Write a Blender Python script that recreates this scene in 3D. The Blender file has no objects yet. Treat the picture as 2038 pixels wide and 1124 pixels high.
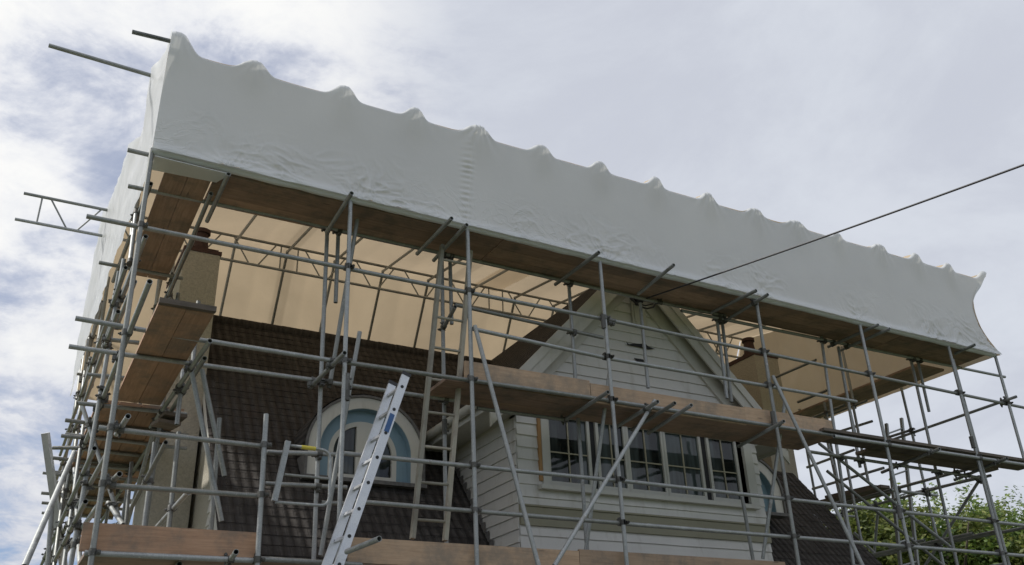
import bpy, bmesh, math, random
from mathutils import Vector, Matrix, noise
R = math.radians
random.seed(7)
sc = bpy.context.scene
COL = sc.collection

# ------------------------------------------------------------------ camera
cam_d = bpy.data.cameras.new("camera"); cam = bpy.data.objects.new("camera", cam_d); COL.objects.link(cam)
F = 1798.56; H0 = 1.6; K = 8.4                      # focal in photo pixels, eye height, metres to the front scaffold
MC = Matrix.Rotation(R(-29.6377), 3, 'Z') @ Matrix.Rotation(R(116.1773), 3, 'X') @ Matrix.Rotation(R(-2.2810), 3, 'Z')
cam.matrix_world = Matrix.Translation((0, 0, H0)) @ MC.to_4x4()
cam_d.sensor_width = 36; cam_d.lens = F / 2038 * 36
cam_d.clip_start = .1; cam_d.clip_end = 3000
sc.camera = cam
# ------------------------------------------------------------------ world, sun, exposure
SUN_EL, SUN_AZ = 46.0, -62.0                        # azimuth: degrees from +Y towards +X
sd = Vector((math.cos(R(SUN_EL)) * math.sin(R(SUN_AZ)), math.cos(R(SUN_EL)) * math.cos(R(SUN_AZ)), math.sin(R(SUN_EL))))
w = bpy.data.worlds.new("World"); sc.world = w; w.use_nodes = True
nt = w.node_tree; nt.nodes.clear()
class NT:
    def __init__(s, t): s.t = t
    def n(s, ty, ins=None, **kw):
        nd = s.t.nodes.new(ty)
        for k, v in kw.items(): setattr(nd, k, v)
        for k, v in (ins or {}).items():
            if hasattr(v, 'is_linked') or hasattr(v, 'links'): s.t.links.new(v, nd.inputs[k])
            else: nd.inputs[k].default_value = v
        return nd
    def math(s, op, a, b=0.0, c=0.0, clamp=False):
        return s.n('ShaderNodeMath', {0: a, 1: b, 2: c}, operation=op, use_clamp=clamp).outputs[0]
    def noise(s, vec, scale, detail=5, rough=.55, dist=0.0):
        return s.n('ShaderNodeTexNoise', {'Vector': vec, 'Scale': scale, 'Detail': detail, 'Roughness': rough, 'Distortion': dist}).outputs[0]
    def ramp(s, fac, *stops):
        nd = s.n('ShaderNodeValToRGB', {0: fac}); e = nd.color_ramp.elements
        while len(e) < len(stops): e.new(.5)
        for el, (p, c) in zip(e, stops):
            el.position = p; el.color = (*c, 1) if len(c) == 3 else c
        return nd.outputs[0]
    def mix(s, fac, a, b, ty='MIX'):
        nd = s.n('ShaderNodeMix', data_type='RGBA', blend_type=ty)
        for i, v in ((0, fac), (6, a), (7, b)):
            if hasattr(v, 'is_linked'): s.t.links.new(v, nd.inputs[i])
            else: nd.inputs[i].default_value = (*v, 1) if isinstance(v, tuple) and len(v) == 3 else v
        return nd.outputs[2]
    def mapr(s, v, a, b, c=0.0, d=1.0, smooth=False):
        return s.n('ShaderNodeMapRange', {0: v, 1: a, 2: b, 3: c, 4: d}, interpolation_type='SMOOTHSTEP' if smooth else 'LINEAR').outputs[0]
W = NT(nt)
sky = W.n('ShaderNodeTexSky', sky_type='NISHITA'); sky.sun_disc = False
sky.sun_elevation = R(SUN_EL); sky.sun_rotation = R(SUN_AZ)
tc = W.n('ShaderNodeTexCoord').outputs['Generated']
nrm = W.n('ShaderNodeVectorMath', {0: tc}, operation='NORMALIZE').outputs[0]
xyz = W.n('ShaderNodeSeparateXYZ', {0: nrm})
# project the direction on a flat cloud layer
zz = W.math('MAXIMUM', xyz.outputs[2], .03)
zz = W.math('ADD', zz, .22)
px = W.math('DIVIDE', xyz.outputs[0], zz); py = W.math('DIVIDE', xyz.outputs[1], zz)
SEED = 14.4
cv = W.n('ShaderNodeCombineXYZ', {0: px, 1: py, 2: SEED}).outputs[0]
n1 = W.noise(cv, 2.5, 10, .62, .35)
n2 = W.noise(cv, 7.0, 9, .62, .5)
az = W.math('DIVIDE', xyz.outputs[0], W.math('ADD', W.math('ABSOLUTE', xyz.outputs[1]), .001))   # tan of the azimuth
right = W.mapr(W.math('ADD', az, W.math('MULTIPLY', n1, .25)), .42, .68, 0, 1, True)      # the smooth overcast side
m = W.math('ADD', W.math('MULTIPLY', n1, .70), W.math('MULTIPLY', n2, .30))
m = W.math('ADD', m, W.mapr(az, -.2, .20, .035, -.01))
m = W.math('SUBTRACT', m, W.mapr(xyz.outputs[2], .16, .30, .075, 0, True))
mask = W.mapr(m, .40, .54, 0, 1, True)
puff = W.mapr(m, .46, .62, 0, 1, True)
dots = W.n('ShaderNodeVectorMath', {0: nrm, 1: tuple(sd)}, operation='DOT_PRODUCT').outputs[1]
glow = W.mapr(dots, .38, .66, 0, 1, True)
white = W.mix(glow, (6.9, 7.05, 7.4), (8.8, 8.8, 8.7))
grey = W.mix(glow, (5.5, 5.7, 6.4), (6.9, 7.1, 7.7))
left_c = W.mix(puff, grey, white)
rc = W.mix(W.mapr(n1, .36, .66, 0, 1, True), (5.6, 5.85, 6.55), (6.5, 6.8, 7.4))
thin = W.mix(W.mapr(xyz.outputs[2], .10, .30, 0, 1), (1.7, 2.9, 5.4), (4.4, 4.7, 5.8))
left_sky = W.mix(mask, W.mix(.35, thin, sky.outputs[0]), left_c)
skyc = W.mix(right, left_sky, W.mix(.08, rc, sky.outputs[0]))
cc = skyc
low = W.mapr(xyz.outputs[2], -.08, 0.02, 0, 1)
cc = W.mix(low, (.9, .85, .75), cc)
bg = W.n('ShaderNodeBackground', {0: cc, 1: .1})
out = W.n('ShaderNodeOutputWorld', {0: bg.outputs[0]})
sl = bpy.data.lights.new("sun", 'SUN'); sl.energy = 3.4; sl.angle = R(4); sl.color = (1, .95, .87)
so = bpy.data.objects.new("sun", sl); COL.objects.link(so); so.rotation_euler = sd.to_track_quat('Z', 'Y').to_euler(); so.location = (0, 0, 40)
sc.view_settings.view_transform = 'Standard'; sc.view_settings.look = 'None'
sc.view_settings.exposure = 0.15; sc.view_settings.gamma = 1
sc.render.engine = 'CYCLES'
sc.cycles.max_bounces = 8; sc.cycles.diffuse_bounces = 5; sc.cycles.transmission_bounces = 6; sc.cycles.transparent_max_bounces = 8

# ------------------------------------------------------------------ placing helpers
def ray(x, y): return MC @ Vector((x - 1019, -(y - 562), -F))
def onY(x, y, k): d = ray(x, y); return d * (k * K / d.y) + Vector((0, 0, H0))     # the point on the plane k*K metres ahead
def onX(x, y, k): d = ray(x, y); return d * (k * K / d.x) + Vector((0, 0, H0))
def onZ(x, y, k): d = ray(x, y); return d * (k * K / d.z) + Vector((0, 0, H0))
def P(x, y, z): return Vector((x * K, y * K, z * K + H0))                           # plan units to metres

# ------------------------------------------------------------------ materials
def mat(name): 
    m = bpy.data.materials.new(name); m.use_nodes = True
    t = NT(m.node_tree); b = m.node_tree.nodes['Principled BSDF']; return m, t, b
def L(t, a, b): t.t.links.new(a, b)
def objc(t): return t.n('ShaderNodeTexCoord').outputs['Object']
def uvc(t): return t.n('ShaderNodeTexCoord').outputs['UV']
def posc(t): return t.n('ShaderNodeNewGeometry').outputs['Position']
def bump(t, b, h, strength, dist):
    n = t.n('ShaderNodeBump', {'Height': h, 'Strength': strength, 'Distance': dist}); L(t, n.outputs[0], b.inputs['Normal'])
def simple(name, c1, c2, scale, rough=.7, metal=0, bs=.3, bd=.004, stretch=None, detail=6):
    m, t, b = mat(name); v = posc(t)
    if stretch: v = t.n('ShaderNodeMapping', {0: v, 3: stretch}).outputs[0]
    n = t.noise(v, scale, detail, .6)
    L(t, t.ramp(n, (.3, c1), (.7, c2)), b.inputs['Base Color'])
    b.inputs['Roughness'].default_value = rough; b.inputs['Metallic'].default_value = metal
    if bs: bump(t, b, n, bs, bd)
    return m
def steel(name, c1, c2, rough, metal=.75):
    m, t, b = mat(name); v = posc(t)
    rnd = t.n('ShaderNodeObjectInfo').outputs['Random']
    n = t.noise(v, 9, 6, .65); f = t.noise(v, 90, 2, .5)
    spot = t.mapr(t.noise(v, 26, 4, .6), .60, .72, 0, 1, True)
    c = t.ramp(t.math('ADD', t.math('MULTIPLY', n, .6), t.math('MULTIPLY', f, .4)), (.32, c1), (.66, c2))
    c = t.mix(t.math('MULTIPLY', spot, .55), c, (.60, .60, .56))
    c = t.mix(t.math('MULTIPLY', t.mapr(t.noise(v, 5, 5, .7), .62, .74, 0, 1, True), .5), c, (.17, .12, .08))
    c = t.mix(1.0, c, t.ramp(rnd, (0, (.70, .69, .66)), (1, (1.1, 1.1, 1.12))), 'MULTIPLY')
    L(t, c, b.inputs['Base Color']); L(t, t.mapr(n, .3, .7, rough - .1, rough + .16), b.inputs['Roughness'])
    b.inputs['Metallic'].default_value = metal; bump(t, b, f, .2, .002)
    return m
M_TUBE = steel('galvanised_tube', (.22, .235, .235), (.42, .435, .43), .50, .55)
M_CLAMP = steel('clamp_steel', (.07, .07, .07), (.20, .20, .19), .62, .5)
M_ALU = steel('aluminium', (.50, .52, .55), (.68, .70, .73), .42, .45)
M_DARK = simple('dark_plastic', (.012, .012, .014), (.03, .03, .035), 20, .5)
M_BLUE = simple('blue_plastic', (.03, .09, .25), (.04, .12, .3), 20, .5)
M_YEL = simple('yellow_tape', (.5, .42, .05), (.6, .5, .08), 20, .6)
M_GLASSBLK = simple('cable_rubber', (.015, .015, .02), (.03, .03, .035), 30, .5)

def wood(name, c1, c2, c3):
    m, t, b = mat(name); v = uvc(t)
    s = t.n('ShaderNodeMapping', {0: v, 3: (1.0, 16.0, 1.0)}).outputs[0]
    rnd = t.n('ShaderNodeObjectInfo').outputs['Random']
    s = t.n('ShaderNodeVectorMath', {0: s, 1: t.n('ShaderNodeCombineXYZ', {0: t.math('MULTIPLY', rnd, 31), 1: rnd, 2: 0.0}).outputs[0]}, operation='ADD').outputs[0]
    n = t.noise(s, 2.2, 8, .62, .6); g = t.noise(s, 9, 5, .6, .2)
    c = t.ramp(t.math('ADD', t.math('MULTIPLY', n, .7), t.math('MULTIPLY', g, .3)), (.30, c1), (.5, c2), (.72, c3))
    vor = t.n('ShaderNodeTexVoronoi', {'Vector': t.n('ShaderNodeMapping', {0: s, 3: (1.0, .34, 1)}).outputs[0], 'Scale': 1.6})
    knot = t.mapr(vor.outputs['Distance'], .05, .12, 1, 0, True)
    c = t.mix(t.math('MULTIPLY', knot, .7), c, tuple(x * .35 for x in c1))
    st = t.mapr(t.noise(posc(t), 2.3, 7, .7), .42, .68, 0, .75, True)
    g_ = sum(c1) / 3 * .75
    c = t.mix(st, c, (g_ * 1.12, g_, g_ * .86))
    sp = t.mapr(t.noise(posc(t), 38, 3, .6), .70, .74, 0, .5, True)
    c = t.mix(sp, c, (.42, .41, .38))
    c = t.mix(1.0, c, t.ramp(rnd, (0, (.72, .72, .72)), (1, (1.14, 1.10, 1.06))), 'MULTIPLY')
    L(t, c, b.inputs['Base Color']); b.inputs['Roughness'].default_value = .8; bump(t, b, g, .25, .003)
    return m
M_DECK = wood('deck_timber', (.24, .165, .125), (.36, .25, .19), (.46, .33, .26))
M_SOFF = wood('deck_timber_aged', (.28, .17, .11), (.40, .25, .165), (.50, .33, .225))
M_TOE = wood('toe_board_timber', (.31, .215, .145), (.43, .31, .215), (.52, .385, .275))
M_GREYB = wood('weathered_timber', (.10, .08, .065), (.16, .13, .105), (.22, .18, .15))
M_POLE = wood('ladder_timber', (.26, .25, .21), (.36, .35, .30), (.44, .43, .38))

# shrink wrap: thin white film, light passes through
m, t, b = mat('shrink_wrap_film'); v = posc(t)
tr = t.n('ShaderNodeBsdfTranslucent', {0: (.80, .80, .76, 1)})
n = t.noise(v, 1.1, 6, .6); n_ = t.noise(v, 14, 5, .6)
L(t, t.ramp(n, (.3, (.67, .70, .735)), (.7, (.74, .77, .80))), b.inputs['Base Color'])
b.inputs['Roughness'].default_value = .33; b.inputs['Specular IOR Level'].default_value = .5
dw = t.n('ShaderNodeVectorMath', {0: v, 1: t.n('ShaderNodeVectorMath', {0: t.n('ShaderNodeTexNoise', {'Vector': v, 'Scale': 1.7, 'Detail': 3}).outputs[1], 1: (.9, .9, .9)}, operation='MULTIPLY').outputs[0]}, operation='ADD').outputs[0]
rid = t.math('SUBTRACT', .06, t.math('MINIMUM', t.math('ABSOLUTE', t.math('SUBTRACT', t.noise(t.n('ShaderNodeMapping', {0: dw, 3: (1.6, 1, 3.4)}).outputs[0], 2.6, 2, .5), .5)), .06))
amt = t.math('MULTIPLY', t.mapr(t.noise(v, .8, 3, .5), .45, .62, 0, 1, True), t.mapr(t.n('ShaderNodeSeparateXYZ', {0: v}).outputs[2], 7.05, 7.65, 1, .04, True))
bump(t, b, t.math('ADD', t.math('MULTIPLY', t.math('MULTIPLY', rid, amt), 7.0), t.math('MULTIPLY', n_, .12)), .5, .02)
sh = t.n('ShaderNodeMixShader', {0: .26, 1: b.outputs[0], 2: tr.outputs[0]})
L(t, sh.outputs[0], t.t.nodes['Material Output'].inputs[0]); M_WRAP = m
# the roof sheeting: white sheet seen from inside, warm inner light painted as tan
m, t, b = mat('roof_sheeting'); v = posc(t)
n = t.noise(v, .9, 6, .6); f = t.noise(v, 60, 2, .5)
L(t, t.ramp(n, (.3, (.50, .41, .29)), (.7, (.58, .48, .35))), b.inputs['Base Color'])
tr = t.n('ShaderNodeBsdfTranslucent', {0: (.80, .68, .50, 1)})
st = t.mapr(t.noise(v, .45, 6, .6, .8), .38, .66, .80, 1.0)  # broad stains and shadows mottled into the translucent tint
sx_ = t.n('ShaderNodeSeparateXYZ', {0: v}).outputs[0]
lap = t.mapr(t.math('ABSOLUTE', t.math('SUBTRACT', t.math('FRACT', t.math('DIVIDE', t.math('ADD', sx_, 1.1), 3.1)), .5)), .035, .045, .80, 1.0)
L(t, t.mix(1.0, (.76, .61, .42), t.mix(1.0, t.n('ShaderNodeCombineColor', {0: st, 1: st, 2: st}).outputs[0], t.n('ShaderNodeCombineColor', {0: lap, 1: lap, 2: lap}).outputs[0], 'MULTIPLY'), 'MULTIPLY'), tr.inputs[0])
b.inputs['Roughness'].default_value = .7
bump(t, b, t.math('ADD', t.noise(v, 2.2, 5, .6), t.math('MULTIPLY', f, .1)), .5, .03)
sh = t.n('ShaderNodeMixShader', {0: .32, 1: b.outputs[0], 2: tr.outputs[0]})
L(t, sh.outputs[0], t.t.nodes['Material Output'].inputs[0]); M_SHEET = m

def painted(name, c, dirt, rough=.6):
    m, t, b = mat(name); v = posc(t)
    n = t.noise(v, 2.0, 7, .65); d = t.mapr(t.noise(t.n('ShaderNodeMapping', {0: v, 3: (2.5, 2.5, .5)}).outputs[0], 3.0, 6, .65), .52, .74, 0, 1, True)
    cc = t.ramp(n, (.3, tuple(x * .9 for x in c)), (.7, c))
    cc = t.mix(t.math('MULTIPLY', d, .45), cc, dirt)
    chip = t.mapr(t.noise(v, 22, 5, .7), .68, .73, 0, 1, True)
    cc = t.mix(t.math('MULTIPLY', chip, .6), cc, (.26, .22, .17))
    L(t, cc, b.inputs['Base Color']); b.inputs['Roughness'].default_value = rough
    bump(t, b, t.noise(v, 35, 4, .6), .25, .003); return m
M_SIDING = painted('painted_weatherboard', (.655, .65, .62), (.38, .355, .30))
M_WHITE = painted('white_paint', (.56, .56, .515), (.45, .43, .37))
M_TRIM = painted('cream_trim', (.55, .54, .48), (.42, .39, .31))
M_BAR = painted('aged_bar_paint', (.40, .37, .27), (.3, .27, .2))
M_OLIVE = painted('olive_paint', (.27, .26, .185), (.24, .22, .14))
M_SURR = painted('dormer_white', (.70, .685, .63), (.42, .40, .34))
M_BLUEP = painted('blue_paint', (.25, .37, .45), (.15, .22, .27))
M_STUCCO = simple('rough_render', (.36, .34, .29), (.52, .49, .41), 40, .9, 0, .9, .012)
M_RUST = simple('bare_rusty_timber', (.28, .15, .06), (.45, .27, .12), 12, .8, stretch=(1, 1, .2))
M_CAP = simple('chimney_clay', (.05, .028, .025), (.095, .048, .04), 14, .85)
M_LEAD = simple('lead_flashing', (.10, .10, .10), (.2, .19, .18), 14, .7)
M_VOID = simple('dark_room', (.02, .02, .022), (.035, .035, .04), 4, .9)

m, t, b = mat('roof_tiles'); v = uvc(t)
br = t.n('ShaderNodeTexBrick', {'Vector': v, 'Color1': (.080, .075, .072, 1), 'Color2': (.097, .090, .085, 1), 'Mortar': (.068, .063, .060, 1), 'Scale': 1.0,
   'Mortar Size': .006, 'Mortar Smooth': .6, 'Bias': -.1, 'Brick Width': .125, 'Row Height': .16})
br.offset = .5
n = t.noise(v, 1.1, 6, .65); c = t.mix(t.mapr(n, .58, .76, 0, .45, True), br.outputs[0], (.125, .080, .066))
c = t.mix(t.mapr(t.noise(v, 14, 6, .75), .60, .70, 0, .45, True), c, (.21, .20, .17))
c = t.mix(t.mapr(t.noise(v, 2.4, 6, .7), .35, .62, .5, 0, True), c, (.04, .036, .034))
L(t, c, b.inputs['Base Color']); b.inputs['Roughness'].default_value = .85; b.inputs['Specular IOR Level'].default_value = .15
vd = t.n('ShaderNodeMapping', {0: v, 3: (1, .16, 1)}).outputs[0]
wv = t.n('ShaderNodeTexWave', {'Vector': vd, 'Scale': 2.5, 'Distortion': 1.1, 'Detail': 3, 'Detail Scale': 2.0}, wave_type='BANDS', bands_direction='X').outputs['Color']
c2 = t.mix(t.math('MULTIPLY', t.mapr(wv, .0, .55, 1, 0), .45), c, (.03, .026, .025)); L(t, c2, b.inputs['Base Color'])
hh = t.math('ADD', t.math('MULTIPLY', wv, .9), t.math('MULTIPLY', t.noise(v, 22, 5, .6), .5))
hh = t.math('SUBTRACT', hh, t.math('MULTIPLY', br.outputs['Fac'], .22))
bump(t, b, hh, 1.0, .035); M_TILE = m

m, t, b = mat('window_glass')
b.inputs['Base Color'].default_value = (.012, .015, .017, 1); b.inputs['Roughness'].default_value = .04; b.inputs['Specular IOR Level'].default_value = .5
v = posc(t); L(t, t.ramp(t.noise(t.n('ShaderNodeMapping', {0: v, 3: (7, 7, .8)}).outputs[0], 1.0, 3, .5), (.40, (.008, .012, .012)), (.52, (.035, .045, .044)), (.72, (.085, .11, .115))), b.inputs['Base Color'])  # upright streaks paint curtain-like reflections into the pane colour
bump(t, b, t.noise(v, 2.5, 2, .5), .15, .02); M_GLASS = m
M_CURT = simple('faded_curtain', (.10, .11, .12), (.28, .30, .32), 3.0, .9, stretch=(9, 9, .6))

def leafm(name, c1, c2, c3):
    m, t, b = mat(name); v = posc(t)
    rnd = t.n('ShaderNodeNewGeometry').outputs['Random Per Island']
    n = t.noise(v, 1.3, 4, .6)
    c = t.ramp(t.math('ADD', t.math('MULTIPLY', rnd, .4), t.math('MULTIPLY', n, .6)), (.25, c1), (.5, c2), (.75, c3))
    L(t, c, b.inputs['Base Color']); b.inputs['Roughness'].default_value = .55
    tr = t.n('ShaderNodeBsdfTranslucent', {0: c})
    sh = t.n('ShaderNodeMixShader', {0: .4, 1: b.outputs[0], 2: tr.outputs[0]}); L(t, sh.outputs[0], t.t.nodes['Material Output'].inputs[0]); return m
M_LEAF = leafm('leaf_green', (.04, .08, .016), (.11, .18, .035), (.24, .31, .07))
M_LEAF2 = leafm('leaf_olive', (.045, .07, .015), (.13, .17, .04), (.27, .28, .075))
M_BARK = simple('bark', (.05, .04, .03), (.12, .10, .08), 12, .9)

# ------------------------------------------------------------------ mesh helpers
class MB:
    def __init__(s): s.v = []; s.f = []; s.uv = []; s.sm = []
    def face(s, pts, uv=None, sm=False):
        i = len(s.v); s.v += [Vector(p) for p in pts]; s.f.append(tuple(range(i, i + len(pts))))
        s.uv.append(uv or [(0, 0)] * len(pts)); s.sm.append(sm)
    def box8(s, p, uvl=None):              # p: 8 corners, bottom loop then top loop
        for q in ((3, 2, 1, 0), (4, 5, 6, 7), (0, 1, 5, 4), (1, 2, 6, 5), (2, 3, 7, 6), (3, 0, 4, 7)):
            c = [p[i] for i in q]
            a = (c[1] - c[0]).length; h = (c[3] - c[0]).length
            uv = [(0, 0), (a, 0), (a, h), (0, h)] if a >= h else [(0, a), (0, 0), (h, 0), (h, a)]
            s.face(c, uv)
    def box(s, a, b):                       # axis aligned
        x0, x1 = sorted((a[0], b[0])); y0, y1 = sorted((a[1], b[1])); z0, z1 = sorted((a[2], b[2]))
        s.box8([Vector(q) for q in ((x0, y0, z0), (x1, y0, z0), (x1, y1, z0), (x0, y1, z0), (x0, y0, z1), (x1, y0, z1), (x1, y1, z1), (x0, y1, z1))])
    def bar(s, a, b, side, w, h):           # square bar from a to b; side = direction of its width
        a = Vector(a); b = Vector(b); d = (b - a).normalized(); sd_ = Vector(side); sd_ = (sd_ - d * sd_.dot(d)).normalized(); up = d.cross(sd_).normalized()
        c = [a - sd_ * w / 2 - up * h / 2, b - sd_ * w / 2 - up * h / 2, b + sd_ * w / 2 - up * h / 2, a + sd_ * w / 2 - up * h / 2]
        s.box8([q.copy() for q in c] + [q + up * h for q in c])
    def prism(s, poly, off):                # polygon (list of points) pushed along off
        off = Vector(off); poly = [Vector(p) for p in poly]; n = len(poly)
        s.face(poly); s.face([p + off for p in reversed(poly)])
        for i in range(n):
            j = (i + 1) % n; s.face([poly[j], poly[i], poly[i] + off, poly[j] + off])
    def tube(s, a, b, r=.0242, ri=.020, n=14, caps=True, r2=None):
        a = Vector(a); b = Vector(b); d = (b - a); L_ = d.length; d.normalize(); u = d.orthogonal().normalized(); w_ = d.cross(u)
        r2 = r if r2 is None else r2
        C = [(math.cos(2 * math.pi * i / n), math.sin(2 * math.pi * i / n)) for i in range(n)]
        A = [a + (u * c + w_ * q) * r for c, q in C]; B = [b + (u * c + w_ * q) * r2 for c, q in C]
        i0 = len(s.v); s.v += A + B
        for i in range(n):
            j = (i + 1) % n; s.f.append((i0 + i, i0 + j, i0 + n + j, i0 + n + i)); s.uv.append([(0, i / n), (0, (i + 1) / n), (L_, (i + 1) / n), (L_, i / n)]); s.sm.append(True)
        if ri:
            for E, sg in ((a, 1), (b, -1)):
                O = [E + (u * c + w_ * q) * r for c, q in C]; I = [E + (u * c + w_ * q) * ri for c, q in C]
                D = [p + d * sg * .25 for p in I]
                k = len(s.v); s.v += O + I + D + [E + d * sg * .25]
                for i in range(n):
                    j = (i + 1) % n
                    for q in ((k + i, k + j, k + n + j, k + n + i), (k + n + i, k + n + j, k + 2 * n + j, k + 2 * n + i)):
                        s.f.append(q if sg < 0 else tuple(reversed(q))); s.uv.append([(0, 0)] * 4); s.sm.append(False)
                    s.f.append((k + 2 * n + i, k + 2 * n + j, k + 3 * n)); s.uv.append([(0, 0)] * 3); s.sm.append(False)
        elif caps:
            s.face(list(reversed(A))); s.face(B)
    def path(s, pts, r, n=10, rad=None):    # smooth swept tube through points
        pts = [Vector(p) for p in pts]; rings = []; u = None
        for i, p in enumerate(pts):
            d = (pts[min(i + 1, len(pts) - 1)] - pts[max(i - 1, 0)]).normalized()
            u = (u - d * u.dot(d)).normalized() if u is not None else d.orthogonal().normalized(); w_ = d.cross(u)
            rr = rad[i] if rad else r
            k = len(s.v); s.v += [p + (u * math.cos(2 * math.pi * q / n) + w_ * math.sin(2 * math.pi * q / n)) * rr for q in range(n)]; rings.append(k)
        for a, b in zip(rings, rings[1:]):
            for i in range(n):
                j = (i + 1) % n; s.f.append((a + i, a + j, b + j, b + i)); s.uv.append([(0, 0)] * 4); s.sm.append(True)
        s.f.append(tuple(reversed(range(rings[0], rings[0] + n)))); s.uv.append([(0, 0)] * n); s.sm.append(False)
        s.f.append(tuple(range(rings[-1], rings[-1] + n))); s.uv.append([(0, 0)] * n); s.sm.append(False)
    def grid(s, fn, nu, nv, uvf=None, sm=True):
        k = len(s.v)
        for j in range(nv + 1):
            for i in range(nu + 1): s.v.append(Vector(fn(i / nu, j / nv)))
        for j in range(nv):
            for i in range(nu):
                q = (k + j * (nu + 1) + i, k + j * (nu + 1) + i + 1, k + (j + 1) * (nu + 1) + i + 1, k + (j + 1) * (nu + 1) + i)
                s.f.append(q); s.sm.append(sm)
                s.uv.append([uvf(a / nu, b_ / nv) for a, b_ in ((i, j), (i + 1, j), (i + 1, j + 1), (i, j + 1))] if uvf else [(0, 0)] * 4)
    def build(s, name, material, parent=None, org=None, mats=None):
        if org is None:
            org = (Vector(map(min, zip(*s.v))) + Vector(map(max, zip(*s.v)))) / 2
            if parent is None: org.z = min(p.z for p in s.v)
        org = Vector(org)
        me = bpy.data.meshes.new(name); me.from_pydata([p - org for p in s.v], [], s.f)
        me.materials.append(material)
        ul = me.uv_layers.new(name='UVMap').data; i = 0
        for u in s.uv:
            for q in u: ul[i].uv = q; i += 1
        me.polygons.foreach_set('use_smooth', s.sm); me.update()
        o = bpy.data.objects.new(name, me); COL.objects.link(o)
        if parent is not None: o.parent = parent; o.location = org - WLOC[parent.name]
        else: o.location = org
        WLOC[o.name] = org
        return o
WLOC = {}
def thing(name, loc, label, cat, group=None):
    o = bpy.data.objects.new(name, None); COL.objects.link(o); o.location = loc; o.empty_display_size = .2
    o['label'] = label; o['category'] = cat
    if group: o['group'] = group
    WLOC[o.name] = Vector(loc); return o
def tag(o, label, cat, group=None, kind=None):
    o['label'] = label; o['category'] = cat
    if group: o['group'] = group
    if kind: o['kind'] = kind
    return o

# ------------------------------------------------------------------ ground
g = MB(); g.grid(lambda u, v: (-400 + 900 * u, -400 + 900 * v, 0), 6, 6, sm=False)
M_GRASS = simple('lawn', (.045, .06, .02), (.09, .11, .035), 1.5, .9)
o = g.build('ground', M_GRASS); o['kind'] = 'structure'; o['label'] = 'lawn and ground round the house'
g = MB(); g.box((-6, 4.5, .004), (26, 9.4, .05)); M_PATH = simple('asphalt', (.10, .10, .095), (.16, .155, .15), 3, .9)
o = g.build('path', M_PATH); o['kind'] = 'structure'; o['label'] = 'dark path under the scaffolding'

# ------------------------------------------------------------------ house
house = thing('house', P(.88, 1.6, -H0 / K), 'pale weatherboard house with dark tiled roof and front gable, behind the scaffolding', 'house')
XL, XR = .243, 1.497                      # gable ends
YR, ZR = 1.608, .703                      # ridge
YE = 1.12; YB = 2.09
def roofz(y): return 1.2 * y - 1.227
CX = .883; GW = .238; KW = 1.14; KF = 1.12; GA = .733; GS = 1.04   # front gable: centre, half width, wall, verge, apex, slope
# main roof, laid in courses with a lip
def course_slope(mb, x0, x1, ya, yb, zf, gauge=.16, lip=.008):
    a = P(x0, ya, zf(ya)); b = P(x0, yb, zf(yb)); Ls = (b - a).length; n = max(1, int(Ls / gauge)); d = (b - a) / n
    nn = d.normalized(); up = Vector((0, -nn.z, nn.y)); up = up if up.z > 0 else -up
    wx = Vector(((x1 - x0) * K, 0, 0)); nx = max(2, int(wx.x / .16))
    v0 = a.y * 1.56
    for i in range(n):
        p = a + d * i + up * lip; q = a + d * (i + 1) + up * .002
        for j in range(nx):
            e = wx * (j / nx); e2 = wx * ((j + 1) / nx); jt = up * (noise.noise(Vector((x0 * 90 + j * 1.7, i * 2.3, 3))) * .008)
            u0 = (p + e).x; u1 = (p + e2).x
            mb.face([p + e + jt, p + e2 + jt, q + e2, q + e], [(u0, v0 + i * d.length), (u1, v0 + i * d.length), (u1, v0 + (i + 1) * d.length), (u0, v0 + (i + 1) * d.length)])
            mb.face([p + e - up * lip, p + e2 - up * lip, p + e2 + jt, p + e + jt])
r = MB()
YJ = 1.40
course_slope(r, XL, CX - GW, YE, YJ, roofz); course_slope(r, CX + GW, XR, YE, YJ, roofz)
course_slope(r, XL, XR, YJ, YR, roofz)
course_slope(r, XL, XR, YB, YR, lambda y: ZR - 1.2 * (y - YR))
roof = r.build('roof', M_TILE, house)
r = MB()
for i in range(int((XR - XL) * K / .33)):
    x = XL * K + i * .33; c = P(0, YR, ZR); c.x = x; r.tube(c + Vector((0, 0, -.05)), c + Vector((.345, 0, -.045)), .11, None, 12, True, .10)
r.build('ridge_tiles', M_TILE, roof)
# underside / verge boards of the main roof
for x in (XL + .002, XR - .006):
    r = MB()
    for (ya, za), (yb, zb) in (((YE, roofz(YE)), (YR, ZR)), ((YR, ZR), (YB, ZR - 1.2 * (YB - YR)))):
        A = P(x, ya, za) + Vector((0, 0, -.03)); B = P(x, yb, zb) + Vector((0, 0, -.03)); h = Vector((0, 0, -.24)); o_ = Vector((.03, 0, 0))
        r.box8([A + h, A + h + o_, B + h + o_, B + h, A, A + o_, B + o_, B])
    r.build('barge_board', M_WHITE, roof)
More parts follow.
